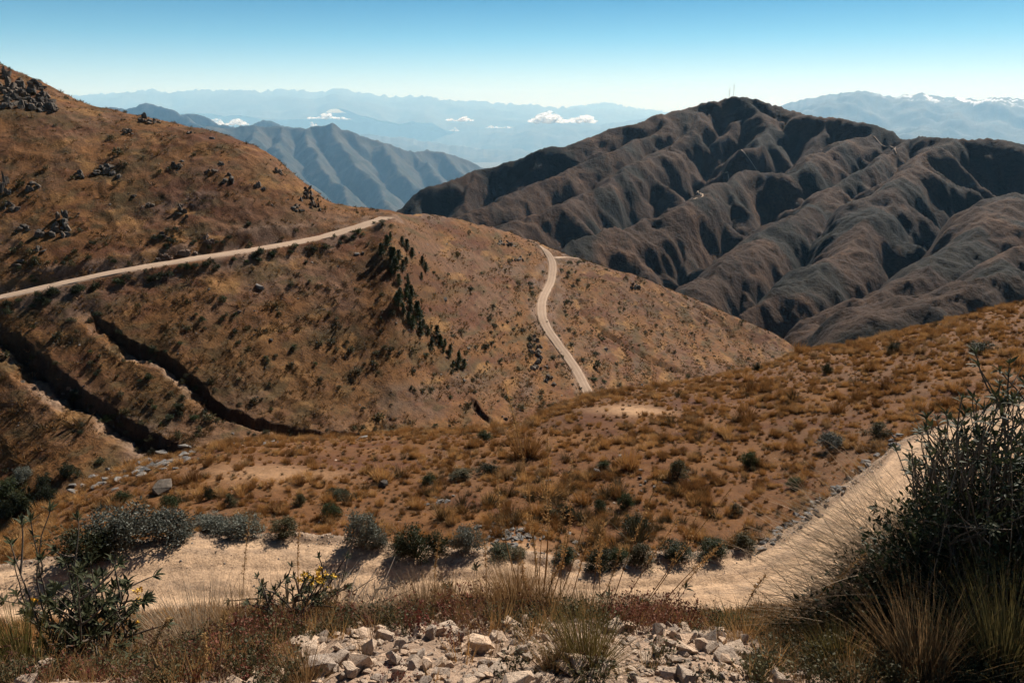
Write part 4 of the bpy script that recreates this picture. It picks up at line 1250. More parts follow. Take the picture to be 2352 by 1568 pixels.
OUTCROPS = [
    (62,252,130,95,"big dark crag on the left skyline, largest of the outcrops",90),
    (15,215,60,60,"dark crag at the frame edge beside the big crag",20),
    (110,262,46,40,"rough ledge at the foot of the big crag",14),
    (242,402,52,36,"grey boulder outcrop alone in the upper brown slope",12),
    (185,410,22,19,"small pointed rock beside the lone grey outcrop",5),
    (75,441,32,28,"dark rock below the crag near the frame edge",8),
    (8,445,30,52,"tall dark rock cut by the frame edge",9),
    (140,545,50,70,"tall dark tooth of rock above the contouring road",16),
    (92,552,30,26,"dark rock left of the tall rock tooth",8),
    (55,532,26,20,"low dark rock near the frame edge above the road",7),
    (92,580,24,18,"small dark rock below the tall rock tooth",6),
    (45,612,28,16,"flat dark rock just above the contouring road",6),
    (25,482,36,22,"dark ledge by the frame edge in mid slope",8),
    (330,286,34,24,"dark rock standing on the left skyline",8),
    (357,284,18,14,"small rock next to the skyline rock",5),
    (290,309,28,22,"dark ledge under the left skyline",8),
    (440,308,18,10,"tiny rock on the skyline shoulder",4),
    (405,386,26,22,"brown rock high in the middle of the upper slope",7),
    (528,422,30,26,"rough brown outcrop below the skyline shoulder",9),
    (485,395,22,12,"flat rock beside the rough brown outcrop",5),
    (505,381,15,10,"square dark block on the upper slope",3),
    (596,436,24,24,"dark block near the steep skyline edge",6),
    (706,462,32,44,"jagged crag on the steep skyline edge",14),
    (724,484,26,42,"second jagged crag lower on the skyline edge",11),
    (685,486,34,18,"dark undercut rock beneath the jagged crags",8),
    (640,405,24,20,"small crag where the skyline steepens",7),
    (340,476,28,12,"long low rock in the middle of the slope",6),
    (420,500,28,32,"streaked rocky rib above the road",8),
    (372,548,30,14,"low rock rib above the road",6),
    (300,452,22,12,"low scattered rock in mid slope",6),
    (480,560,34,26,"pinkish broken rock in the road cutting, upper piece",12),
    (430,585,46,22,"pinkish broken rock in the road cutting, middle piece",14),
    (380,596,40,16,"pinkish broken rock in the road cutting, lower piece",12),
    (1228,812,40,46,"upper block of the black crag beside the winding road",14),
    (1243,850,48,48,"middle block of the black crag beside the winding road",16),
    (1262,886,34,30,"lowest block of the black crag beside the winding road",10),
    (1222,785,26,18,"small dark rock crowning the black crag",6),
    (1160,566,44,20,"dark rubble ledge left of the winding road's top bend",14),
    (1460,668,28,20,"dark rock on the far slope near its skyline",7),
    (1190,600,30,16,"grey rubble patch below the top ledge",10),
    (1155,965,20,12,"rock at the foot of the thin gully",5),
    (160,905,30,14,"pale rock beside the second gully",6),
]
for u, v, w, h, lab, n in OUTCROPS:
    outcrop(u, v, w, h, lab, n, mat_stone if 'pink' in lab or 'pale' in lab else None)

# loose blocks over the upper slope
blocks = []
U, V = hill.uv()
dn = (np.exp(-((V - 420) / 150.0) ** 2) * (U < 800) * smooth(0.05, 0.4, fbm(hill.X / 20, (2.4 * hill.Z) / 20, 4, 950)) + 0.10 * (V > 560) * (V < 1050)) * (U > -50) * (U < 1900) * (1 - smooth(0, .3, road_mask)) / hill.Y
P, _, r_, c_ = hill.scatter(1500, dn, R)
sz = R.lognormal(-0.75, 0.55, len(P))
scatter_mass("hillside_stones", P, np.stack([R.normal(0, .3, len(P)), R.normal(0, .3, len(P)), R.uniform(0, 6.28, len(P))], 1), np.stack([sz, sz, sz * 0.8], 1),
             R.integers(0, 14, len(P)), [(v, f, mat_darkrock if k % 3 else mat_gray) for k, (v, f) in enumerate(rock_var)], "small dark stones scattered over the brown hillside")

# ---------- rocks on the shelf: a slab ledge, boulders, the grey pile, the ditch
def rock_at(u, v, w, h, label, group=None, me=None, name="rock"):
    p, _ = land_hit(u, v)
    d = float(np.linalg.norm(p)); W = w / FPX * d * 1.15; H = h / FPX * d * 1.3
    o = instance((me or gray_me)[int(R.integers(14))], name, p + np.array([0, 0, H * 0.25]), (W, W * R.uniform(0.7, 1.0), H), (R.normal(0, .15), R.normal(0, .15), R.uniform(0, 6.28)))
    return tag(o, label, "rock", group)
for i in range(70):
    t = R.random(); u = 165 + 295 * t; v = np.interp(u, [160, 300, 460], [1118, 1075, 1030]) + R.normal(2, 9) + 6
    rock_at(u, v, R.uniform(10, 34), R.uniform(5, 12), "flat grey slab in the %s of the rock ledge on the shelf's rim" % ("lower end" if u < 260 else "middle" if u < 370 else "upper end"), "slabs of the grey rock ledge")
rock_at(376, 1128, 50, 30, "dark overhanging boulder below the grey rock ledge", me=[shared("rock", *rock_var[3], mat_darkrock)] * 14, name="boulder")
rock_at(880, 1118, 30, 24, "pointed dark rock standing alone in golden grass", me=[shared("rock", *rock_var[5], mat_darkrock)] * 14, name="boulder")
rock_at(832, 1008, 26, 11, "flat grey rock on the shelf's crest")
for i in range(14):
    rock_at(R.uniform(520, 640), R.uniform(1010, 1022), R.uniform(6, 16), R.uniform(3, 7), "small grey rock at the gully mouth on the shelf's crest", "rocks at the gully mouth")
for i in range(95):
    u = R.normal(1172, 36); v = R.normal(1230, 13)
    rock_at(u, v, R.uniform(6, 17), R.uniform(5, 10), "grey stone in the %s %s of the pile beyond the road" % ("upper" if v < 1230 else "lower", "left end" if u < 1145 else "middle" if u < 1195 else "right end"), "stones of the grey pile")
for cu, cv, su, sv, n, lab in ((1205, 1098, 22, 6, 16, "grey rock in the scatter beside the dark flat bush"), (1012, 1150, 16, 6, 10, "grey rock in the small scatter near the green bush"),
                               (1440, 1130, 60, 30, 14, "grey rock half hidden in the golden grass"), (1330, 1270, 60, 18, 12, "grey rock in the hollow above the road")):
    for i in range(n):
        rock_at(R.normal(cu, su), R.normal(cv, sv), R.uniform(6, 20), R.uniform(4, 11), lab, lab.replace("grey rock", "grey rocks"))
rock_at(1389, 1312 - 40, 20, 14, "pale rounded rock alone above the dark berm bush", me=rock_me)
for i in range(80):
    t = R.random(); u = 1745 + 330 * t; v = np.interp(u, [1745, 1800, 1911, 2015, 2080], [1255, 1225, 1140, 1055, 1005]) + R.normal(-6, 9)
    rock_at(u, v, R.uniform(7, 22), R.uniform(5, 13), "grey rock in the ditch, %s" % ("at its lower end near the road bend" if u < 1830 else "midway up" if u < 1960 else "at its upper end by the grey bush"), "rocks of the ditch")

# pebbles and clods along the berm and on the road
P, _, r_, c_ = near.scatter(7500, view_ * (np.exp(-((rowid - (r_rf + 2)) / 3.5) ** 2) + 0.07 * on_road * smooth(-0.1, 0.4, fbm(near.X / 2, near.Y / 1, 3, 960)) + 0.006 * (rowid > r_rf + 6)), R)
sz = R.lognormal(-2.6, 0.5, len(P))
scatter_mass("road_pebbles", P, np.stack([R.normal(0, .3, len(P)), R.normal(0, .3, len(P)), R.uniform(0, 6.28, len(P))], 1), np.stack([sz, sz, sz * 0.8], 1),
             R.integers(0, 14, len(P)), [(v, f, mat_stone if k % 3 else mat_gray) for k, (v, f) in enumerate(rock_var)], "pebbles and clods along the road and its berm")

# ------------------------------------------------------------------ the rubble edge in front of the camera
def fore(u, y, lift=0.0):
    """a spot on the near edge at picture column u (for the row the spot itself has) and distance y"""
    a = (u - 1176.0) / FPX / 0.86
    for _ in range(4):
        z = float(near.height(a * y, y)[0])
        d = y * CP - z * SP
        a = (u - 1176.0) / FPX * d / y
    return np.array([a * y, y, float(near.height(a * y, y)[0]) + lift])
def stone_at(p, px, hpx, label, group, name="stone"):
    d = float(np.linalg.norm(p)); W = px / FPX * d * 1.15; H = hpx / FPX * d * 1.35
    o = instance(rock_me[int(R.integers(14))], name, p + np.array([0, 0, H * 0.22]), (W, W * R.uniform(0.7, 1.0), H), (R.normal(0, .3), R.normal(0, .3), R.uniform(0, 6.28)))
    return tag(o, label, "stone", group)
def fore_uv(u, v):
    return near.hit(u, min(v, 1600))
BIG = [(745,1467,30,26,"pale upright stone at the rubble's left end"),(822,1460,48,22,"long flat pale stone near the rubble's left end"),(875,1450,34,26,"pale stone resting on top of the rubble's dark hollow"),(883,1470,40,32,"brown stone beside the dark hollow in the rubble"),
       (923,1484,42,28,"grey rounded stone below the top row of the rubble"),(963,1460,40,32,"grey stone leaning on the angular brown one"),(990,1464,40,36,"angular brown stone in the rubble's top row"),(1027,1452,66,40,"broad flat grey stone in the rubble's top row"),
       (1093,1436,30,26,"dark grey stone at the very top of the rubble"),(1083,1482,50,26,"flat tan slab lying in mid rubble"),(1175,1440,56,34,"large pale block among the red stems"),(1210,1436,34,30,"pale block beside the large one in red stems"),
       (1129,1468,28,20,"small tan stone between the flat slab and the large block"),(979,1538,44,34,"dark split stone low in the rubble"),(803,1546,46,32,"pale flat stone at the bottom of the rubble"),(1151,1512,24,20,"small cream stone in the lower rubble"),
       (1443,1444,34,26,"grey stone at the rubble's right rise"),(1543,1452,46,28,"grey block at the rubble's right end"),(1555,1466,44,22,"tan slab under the right end block"),(1539,1482,44,24,"shadowed slab in the right rubble"),
       (1575,1498,56,34,"broad cream stone low at the rubble's right end"),(1507,1502,38,28,"angular cream stone in the right rubble"),(101,1556,66,42,"grey boulder under the leafy shrub in the corner"),(60,1568,40,22,"small grey stone by the corner boulder"),(1779,1552,34,30,"rounded pale stone near the dark bush"),
       (1320,1475,36,24,"tan stone in the rubble behind the green gold grass"),(1260,1470,30,22,"cream stone right of the large pale block"),(700,1520,36,24,"pale stone among dry stems left of the rubble")]
for u, v, w, h, lab in BIG:
    stone_at(fore_uv(u, v), w, h, lab, "stones of the rubble edge")
cnt = 0
while cnt < 250:
    u = R.uniform(560, 1800); v = R.uniform(1432, 1585)
    edge = np.interp(u, [560, 760, 1000, 1300, 1500, 1800], [1510, 1450, 1432, 1440, 1440, 1490])
    if v < edge or (u < 700 and R.random() < 0.6): continue
    px = min(15 + R.exponential(12), 58)
    if v > 1520: px *= 1.2
    zone = "left" if u < 950 else "middle" if u < 1350 else "right"
    stone_at(fore_uv(u, v), px, px * R.uniform(0.5, 0.8), "%s stone beside the %s" % ("mid-sized" if px > 30 else "small", BIG[int(np.argmin([(u - b_[0]) ** 2 + (v - b_[1]) ** 2 for b_ in BIG]))][4]), "stones of the rubble edge")
    cnt += 1
U, V = near.uv()
gd = (near.Y < 4.2) * (V > 1400) * smooth(450, 800, U) * (1 - smooth(1700, 1900, U)) + 0.12 * (near.Y < 4.2) * (near.Y > 2.2) * (U > -150) * (U < 2500)
P, _, r_, c_ = near.scatter(9000, gd * 1.0, R)
sz = R.lognormal(-3.7, 0.5, len(P))
scatter_mass("rubble_gravel", P, np.stack([R.normal(0, .4, len(P)), R.normal(0, .4, len(P)), R.uniform(0, 6.28, len(P))], 1), np.stack([sz, sz, sz * 0.8], 1),
             R.integers(0, 14, len(P)), [(v, f, mat_stone) for v, f in rock_var], "pale gravel and crumbs filling the rubble edge")

# ------------------------------------------------------------------ low growth on the edge
def sprig(rg, n, h, col_leaf=True):
    s = tussock(n, h, 1.6, 0.004, rg, 3, 0.6, (-0.1, 0), 0.2, 0.03)
    if col_leaf:
        c = s[0].reshape(-1, 8, 3)[:, 4:7].reshape(-1, 3)
        s = merge([s, leaf_cloud(c, 3, np.full(len(c), 0.012), 0.014, rg, aspect=0.6)])
    return s
red_kinds = [(*sprig(R, 16, 0.17), mat_red) for k in range(5)] + [(*sprig(R, 22, 0.15, False), mat_straw) for k in range(3)] + [(*sprig(R, 26, 0.20, False), mat_gold)] + [(*sprig(R, 20, 0.13), mat_shrub['olive']) for k in range(2)]
band = np.exp(-((near.Y - 3.55) / 0.30) ** 2) * smooth(180, 420, U) * (1 - smooth(1560, 1720, U))
left = (near.Y > 2.5) * (near.Y < 4.1) * (1 - smooth(560, 760, U)) * (U > -60)
right_ = (near.Y > 2.4) * (near.Y < 3.9) * smooth(1650, 1800, U) * (U < 2450) * 0.8
P, _, r_, c_ = near.scatter(2300, band + 0.7 * left + right_ + 0.05 * (near.Y > 2.4) * (near.Y < 3.6) * (U > -150) * (U < 2500), R)
sz = R.uniform(0.6, 1.25, len(P))
uu = project(P)[0]
pk = np.where(uu > 1650, R.integers(5, 11, len(P)), np.where(R.random(len(P)) < 0.10 + 0.38 * smooth(-0.1, 0.3, fbm(P[:, 0] / 0.5, P[:, 1] / 0.5, 3, 980)) * smooth(350, 800, uu), R.integers(0, 5, len(P)), R.integers(5, 11, len(P))))
scatter_mass("red_undergrowth", P, np.stack([R.normal(0, .2, len(P)), R.normal(0, .2, len(P)), R.uniform(0, 6.28, len(P))], 1), np.stack([sz, sz, sz], 1), pk, red_kinds,
             "rust red stems and dry sprigs growing along the stony edge")
# dry grass clothing the bank between the edge and the road
P, _, r_, c_ = near.scatter(2600, view_ * (near.Y > 10.0) * (near.Y < 30.0) * 1.0, R)
sz = R.lognormal(-0.3, 0.3, len(P))
scatter_mass("bank_grass", P, np.stack([R.normal(0, .1, len(P)), R.normal(0, .1, len(P)), R.uniform(0, 6.28, len(P))], 1), np.stack([sz, sz, sz], 1), R.integers(0, 9, len(P)), tuss_kinds,
             "dry grass on the bank falling from the edge to the road")

def tuft(u, y, w, h, n, mat, label, wind=(-0.1, 0.0), width=0.0045, lean=0.8, droop=0.35, name="grass_tuft", group=None, spread=None):
    p = fore(u, y); d = float(np.linalg.norm(p))
    W = w / FPX * d; H = h / FPX * d
    V_, F_ = tussock(n, H * 1.12, spread or (W / H) * 0.95, width, R, 4, lean, wind, droop, W * 0.16)
    o = mesh_object(name, V_, F_, mat, smooth_shade=False); o.location = p
    return tag(o, label, "grass", group)
tuft(52, 3.0, 150, 165, 420, mat_greengrass, "golden green grass tuft in the lower corner before the leafy shrub")
tuft(455, 3.5, 260, 150, 900, mat_greystraw, "wide grey straw tuft between the leafy shrub and the flowering bush", width=0.0035)
tuft(400, 3.55, 160, 120, 300, mat_straw, "pale straw tuft behind the leafy shrub")
tuft(540, 3.55, 120, 130, 300, mat_straw, "straw tuft leaning beside the flowering bush")
tuft(915, 3.65, 120, 90, 420, mat_greystraw, "grey tuft left of the brown grass tufts", width=0.0035)
tuft(1030, 3.65, 110, 100, 420, mat_straw, "slim brown grass tuft between the grey tuft and the tallest one")
tuft(1110, 3.65, 100, 90, 320, mat_straw, "short straw tuft tucked against the tallest brown tuft")
tuft(1185, 3.62, 170, 140, 950, mat_straw, "tallest brown grass tuft on the edge, among red stems", width=0.0038)
tuft(1345, 2.75, 230, 150, 520, mat_greengrass, "green gold grass tuft in front of the rubble", width=0.0035)
tuft(1270, 2.7, 100, 90, 160, mat_straw, "thin straw tuft beside the green gold grass")
tuft(2120, 2.75, 260, 190, 520, mat_straw, "golden grass tuft under the tall leafy bush", width=0.0035)
tuft(2300, 2.7, 240, 200, 520, mat_greengrass, "golden green grass filling the lower right corner", width=0.0035)
tuft(1930, 2.8, 160, 100, 240, mat_greengrass, "low green grass at the foot of the dark bush")
tuft(1690, 3.5, 110, 70, 240, mat_greengrass, "low green grass where the rubble meets the dark bush")
tuft(1560, 3.6, 110, 70, 220, mat_red, "rust red stems right of the dark rosette plant")
tuft(690, 2.6, 160, 90, 160, mat_straw, "sparse straw in front of the rubble's left end")

for k, (uu_, ww, hh_, mm) in enumerate(((620, 120, 90, mat_straw), (770, 110, 80, mat_straw), (850, 110, 75, mat_greystraw), (970, 100, 85, mat_straw), (1260, 110, 90, mat_straw), (1340, 100, 70, mat_straw), (1420, 100, 60, mat_greystraw), (330, 120, 90, mat_straw), (270, 110, 70, mat_straw), (1500, 90, 55, mat_straw))):
    tuft(uu_, 3.56, ww * 1.1, hh_ * 1.35, 380, mm, ("straw tuft under the flowering bush", "straw tuft behind the dead twigs", "grey straw tuft right of the dead twigs", "small straw tuft left of the slim brown tuft", "straw tuft right of the tallest brown tuft", "short straw tuft under the fan of stalks", "short grey tuft left of the dark rosette plant", "straw tuft at the right side of the leafy shrub", "low straw tuft behind the leafy shrub's foot", "tiny straw tuft right of the dark rosette plant")[k], width=0.0032)
# tall seeding stalks
def stalk(u0, y0, u1, v1, label, head=0.45, thick=0.0030, bend=0.06):
    p0 = fore(u0, y0)
    p1 = point(u1, v1, y0 + R.uniform(-0.15, 0.15))
    mid = (p0 + p1) / 2 + np.array([R.normal(0, bend), R.normal(0, bend), 0.03])
    t = np.linspace(0, 1, 14)[:, None]
    path = (1 - t) ** 2 * p0 + 2 * t * (1 - t) * mid + t ** 2 * p1
    st = tube(path - p0, thick, thick * 0.5, 4)
    k0 = int(14 * (1 - head))
    c = np.concatenate([path[k0:-1] * (1 - f) + path[k0 + 1:] * f for f in (0, 0.2, 0.4, 0.6, 0.8)]) - p0
    hd = leaf_cloud(c, 4, np.full(len(c), 0.0045), 0.017, R, aspect=0.3)
    e = empty("grass_stalk", p0)
    mesh_object("stem", *st, mat_gold, e); mesh_object("seed_head", *hd, mat_gold, e, smooth_shade=False)
    tag(e, label, "grass stalk", "tall seeding stalks")
STALKS = [(1240,3.6,1257,1002),(1236,3.6,1240,1085),(1232,3.7,1160,880),(1225,3.7,1143,1075),(1250,3.65,1318,1045),(1238,3.7,1262,1060),(1244,3.6,1310,1150),(1262,3.6,1345,1180),(1285,3.7,1300,1225),
          (1300,3.75,1360,1210),(1330,3.8,1425,1250),(1390,3.8,1520,1085),(1400,3.8,1560,1190),(1430,3.85,1610,1160),(1450,3.85,1680,1120),(1480,3.85,1720,1205),(1500,3.85,1650,1260),(1110,3.9,1105,1190),(1245,3.5,1215,1180),
          (1247,3.45,1290,1290),(1233,3.45,1200,1290),(400,2.7,395,1415),(440,2.65,470,1455),(500,2.6,515,1400),(1385,3.7,1380,1240),(1355,3.7,1388,1195),(1770,3.2,1990,1270),(1690,3.4,1760,1320),(700,4.0,690,1190),(560,4.1,575,1180),(1000,4.1,1012,1220)]
for i, (u0, y0, u1, v1) in enumerate(STALKS):
    lab = ("tallest golden seeding stalk rising above the brown tuft" if i == 0 else "golden stalk crossing the dark thin gully in the view" if i == 2 else "golden stalk leaning left over the tallest brown tuft" if i == 3
           else "golden seeding stalk in the fan above the tallest brown tuft" if i < 9 or 16 < i < 21 else "golden stalk arching right across the pale road" if i < 17 or i in (24, 25)
           else "dry stalk standing in front of the red stems at the left" if i < 24 else "orange seeding stalk arching over the dark bush" if i < 28 else "thin dry stalk rising in front of the road's far edge")
    stalk(u0, y0, u1, v1, lab)

# ------------------------------------------------------------------ leafy shrubs in front
def leaf_mesh(rg, curl):
    st = np.linspace(0, 1, 6); w = np.array([0.03, 0.11, 0.14, 0.115, 0.06, 0.004])
    V_ = []
    for t, ww in zip(st, w):
        z = -curl * t * t
        V_ += [(t, -ww, z + ww * 0.35), (t, 0, z), (t, ww, z + ww * 0.35)]
    F_ = np.array([[3 * i + j, 3 * i + j + 1, 3 * i + j + 4, 3 * i + j + 3] for i in range(5) for j in range(2)])
    return np.array(V_), F_
leaf_arr = [leaf_mesh(R, c) for c in (0.05, 0.18, 0.32)]
leaf_me = [shared("leaf", V_, F_, mat_leaf, True) for V_, F_ in leaf_arr]

def frame_of(d, rg):
    d = d / (np.linalg.norm(d) + 1e-9)
    up = np.array([0, 0, 1.0]) + rg.normal(0, 0.25, 3)
    s = np.cross(up, d); s /= np.linalg.norm(s) + 1e-9
    return np.stack([d, s, np.cross(d, s)], 1)

def rosette(at, axis, n, L, rg, open_=1.0):
    """leaf placements round a shoot tip: (origin, 3x3 frame, length)"""
    axis = axis / np.linalg.norm(axis)
    s = np.cross(axis, [0.3, 0.5, 0.8]); s /= np.linalg.norm(s); b = np.cross(axis, s)
    out = []
    for k in range(n):
        q = k * 2.4 + rg.uniform(-0.3, 0.3); o = open_ * (0.35 + 1.1 * (1 - k / n))
        d = axis + (s * math.cos(q) + b * math.sin(q)) * o + rg.normal(0, 0.1, 3)
        out.append((at - axis * L * 0.45 * (1 - k / n), frame_of(d, rg), L * rg.uniform(0.7, 1.15)))
    return out

def leafy_shrub(root, stems, leaf_len, label, n_objects, flowers=(), name="leafy_shrub", per_tip=9, along=0.5, mat_stem=None, twig_r=0.006, side_leaves=True):
    """stems: list of world paths (k,3). Leaves: the n_objects nearest ones are parts, the others one mass."""
    e = empty(name, root)
    leaves = []
    for pth in stems:
        pth = np.asarray(pth, float)
        q = resample(pth, 0.04) if len(pth) > 2 else pth
        q = q + np.stack([0.012 * fbm(np.arange(len(q)) / 4.0, np.full(len(q), R.uniform(0, 99)), 2, 5), 0.012 * fbm(np.arange(len(q)) / 4.0, np.full(len(q), R.uniform(0, 99)), 2, 6), np.zeros(len(q))], 1)
        mesh_object("stem", *tube(q - root, twig_r, twig_r * 0.4, 5), mat_stem or mat_bark, e)
        leaves += rosette(q[-1], q[-1] - q[-3], per_tip, leaf_len, R)
        if side_leaves:
            for j in range(int(len(q) * along), len(q) - 2):
                if R.random() < 0.75:
                    leaves.append((q[j], frame_of(unit(R.normal(size=3)) + np.array([0, 0, 0.5]), R), leaf_len * R.uniform(0.5, 0.95)))
    R.shuffle(leaves)
    for p, fr, L in leaves[:n_objects]:
        o = bpy.data.objects.new("leaf", leaf_me[int(R.integers(3))]); COL.objects.link(o); o.parent = e
        M = np.eye(4); M[:3, :3] = fr * L; M[:3, 3] = p - root
        o.matrix_local = Matrix(M.tolist())
    if len(leaves) > n_objects:
        parts = []
        for p, fr, L in leaves[n_objects:]:
            V_, F_ = leaf_arr[int(R.integers(3))]
            parts.append(((V_ * L) @ fr.T + p - root, F_))
        m = mesh_object("foliage", *merge(parts), mat_leaf, e); m["kind"] = "stuff"
    for fp in flowers:
        fv, ff = leaf_cloud(np.array([fp - root]), 16, np.array([0.009]), 0.012, R, aspect=0.8)
        mesh_object("flower", fv, ff, mat_flower, e, smooth_shade=False)
    tag(e, label, "shrub")
    return e

def branchy(root_pts, tips, rg, subs=2, sub_len=0.12, bow=0.05):
    """stem paths from feet to tips with side shoots"""
    out = []
    for (p0, p1) in zip(root_pts, tips):
        n = 6
        t = np.linspace(0, 1, n)[:, None]
        bowv = rg.normal(0, bow, 3)
        path = p0 * (1 - t) + p1 * t + bowv * (4 * t * (1 - t))
        path[:, 2] += 0.08 * np.linalg.norm(p1 - p0) * (t[:, 0] * (1 - t[:, 0])) * 2
        out.append(path)
        for k in range(subs):
            i = int(rg.integers(2, n - 1)); b = path[i]
            d = unit((path[-1] - path[0])[None])[0] + rg.normal(0, 0.55, 3); d[2] = abs(d[2])
            L = sub_len * rg.uniform(0.5, 1.4)
            out.append(np.stack([b, b + d * L * 0.5 + rg.normal(0, 0.01, 3), b + d * L]))
    return out

# left shrub: a dense leafy body and a few long bare shoots with leaf tufts
def feet(u, y, n, su, sy):
    return [fore(R.normal(u, su), R.normal(y, sy)) for _ in range(n)]
body_t = [(150,1300),(180,1290),(205,1320),(235,1310),(260,1335),(290,1340),(310,1370),(120,1370),(150,1400),(190,1390),(230,1390),(270,1410),(300,1430),(200,1450),(250,1470),(160,1470),(290,1490),(225,1345),(170,1345),(100,1430),(270,1370),(240,1440),(60,1400),(20,1380),(215,1500),(265,1515)]
tips = [point(u + R.normal(0, 14), v + R.normal(0, 10), 3.35 + R.normal(0, 0.2)) for u, v in body_t + body_t[::3]]
long_t = [(118,1165),(180,1185),(22,1245),(70,1190),(205,1285),(30,1290)]
tips_l = [point(u, v, 3.3 + R.normal(0, 0.1)) for u, v in long_t]
st = branchy(feet(215, 3.3, len(tips), 30, 0.10), tips, R, 3, 0.11) + branchy(feet(170, 3.3, len(tips_l), 40, 0.08), tips_l, R, 1, 0.10, 0.08)
fl = [point(R.normal(312, 12), R.normal(1385, 22), 3.4) for _ in range(9)] + [point(R.normal(75, 10), R.normal(1375, 8), 3.3) for _ in range(3)]
leafy_shrub(fore(215, 3.3), st, 0.052, "dark glossy leafy shrub with long shoots at the lower left", 290, fl, per_tip=10, along=0.35)

# flowering bush with dead twigs
tips = [point(R.uniform(585, 765), R.uniform(1325, 1420), 3.6 + R.normal(0, 0.12)) for _ in range(34)]
st = branchy(feet(680, 3.6, len(tips), 30, 0.10), tips, R, 2, 0.10)
fl = [point(R.normal(735, 26), R.normal(1330, 12), 3.62 + R.normal(0, 0.06)) for _ in range(30)]
leafy_shrub(fore(680, 3.6), st, 0.036, "olive leafy bush with yellow flowers beside bare dead twigs", 240, fl, per_tip=8, along=0.4, name="flowering_bush")
tips = [point(u, v, 3.8 + R.normal(0, 0.1)) for u, v in ((800,1310),(825,1325),(860,1330),(770,1330),(845,1360),(790,1360),(870,1385),(815,1380),(740,1400))]
dead = branchy(feet(745, 3.55, len(tips), 25, 0.06), tips, R, 3, 0.14)
e = empty("dead_bush", fore(745, 3.55))
for pth in dead:
    mesh_object("twig", *tube(resample(pth, 0.05) - np.array(e.location), 0.005, 0.0015, 4), mat_twig, e)
tag(e, "bare dead twigs spreading right of the flowering bush", "shrub")

# small plants along the edge
for u, y, tu, tv, n, lab in ((1085, 4.1, 1083, 1300, 2, "little green sprig standing before the road left of the tallest tuft"), (1468, 3.75, 1468, 1378, 6, "dark leafy rosette plant in the red stems"), (1500, 3.8, 1577, 1345, 1, "leaf tuft on a single leaning stem before the road"),
                             (1290, 3.8, 1290, 1395, 3, "small leafy plant in red stems right of the tallest tuft"), (1400, 3.8, 1395, 1362, 3, "thin silver sprig between the stalks before the road"), (605, 3.5, 600, 1440, 4, "small leafy plant under the flowering bush"),
                             (1030, 3.9, 1020, 1340, 3, "small green leaf tuft inside the slim brown grass"), (240, 2.8, 235, 1530, 6, "low leafy plant under the left shrub"), (60, 2.8, 60, 1530, 6, "low leafy plant in the lower left corner"), (1640, 3.75, 1640, 1415, 5, "bright green little plant at the right end of the red stems")):
    tips = [point(tu + R.normal(0, 9 if n > 1 else 0), tv + abs(R.normal(0, 9 if n > 1 else 0)), y) for _ in range(n)]
    leafy_shrub(fore(u, y), branchy([fore(u, y)] * n, tips, R, 0), 0.045, lab, 60, name="leafy_plant", per_tip=8, along=0.75, twig_r=0.003)

# the tall bush at the right: many thin stems, leaf tufts at their tips, a dense dark base
tips = []
for u, v in ((2335,830),(2300,880),(2345,870),(2320,920),(2275,900),(2352,940),(2290,950),(2240,945),(2180,945),(2150,975),(2120,985),(2200,975),(2230,990),(2100,1030),(2160,1020),(2260,1000),(2310,990),(2345,1010),(2090,1070),(2130,1060),(2185,1070),(2235,1060),(2285,1060),(2330,1070),(2110,1130),(2160,1130),(2210,1130),(2260,1130),(2060,1180),(2100,1180),(2150,1190),(2300,1140),(2345,1150),(2380,900),(2400,980),(2420,1060),(2390,1130),(2430,860),(2460,950),(2045,1225),(2080,1240),(1990,1290),(2020,1300)):
    for k in range(3):
        tips.append(point(u + R.normal(0, 12), v + abs(R.normal(0, 14)) * k * 1.5, 3.5 + R.normal(0, 0.22)))
st = branchy([fore(R.normal(2230, 90), 3.45 + R.normal(0, 0.15)) for _ in tips], tips, R, 2, 0.16, 0.07)
big = leafy_shrub(fore(2230, 3.45), st, 0.048, "tall dark leafy bush filling the right edge, nearly black at its base", 290, name="tall_bush", per_tip=7, along=0.86, twig_r=0.0055)
bare = [point(R.uniform(2080, 2420), R.uniform(930, 1150), 3.5 + R.normal(0, 0.2)) for _ in range(70)]
for pth in branchy([fore(R.normal(2240, 90), 3.45 + R.normal(0, 0.15)) for _ in bare], bare, R, 1, 0.2, 0.07):
    mesh_object("dry_stem", *tube(resample(pth, 0.06) - np.array(big.location), 0.004, 0.0015, 4), mat_twig, big)
cc = []
for k in range(1150):
    u = R.uniform(1830, 2480); v = R.uniform(960, 1530)
    if v < np.interp(u, [1830, 1880, 1960, 2060, 2140, 2480], [1480, 1400, 1300, 1170, 1080, 980]): continue
    if v < 1200 and R.random() < 0.45: continue
    cc.append(point(u, v, 3.5 + R.normal(0, 0.2)))
cc = np.array(cc) - np.array(big.location)
V_, F_ = leaf_cloud(cc, 52, np.full(len(cc), 0.11), 0.034, R, aspect=0.4)
o = mesh_object("inner_foliage", V_, F_, mat_shrub['dark'], big, smooth_shade=False); o["kind"] = "stuff"

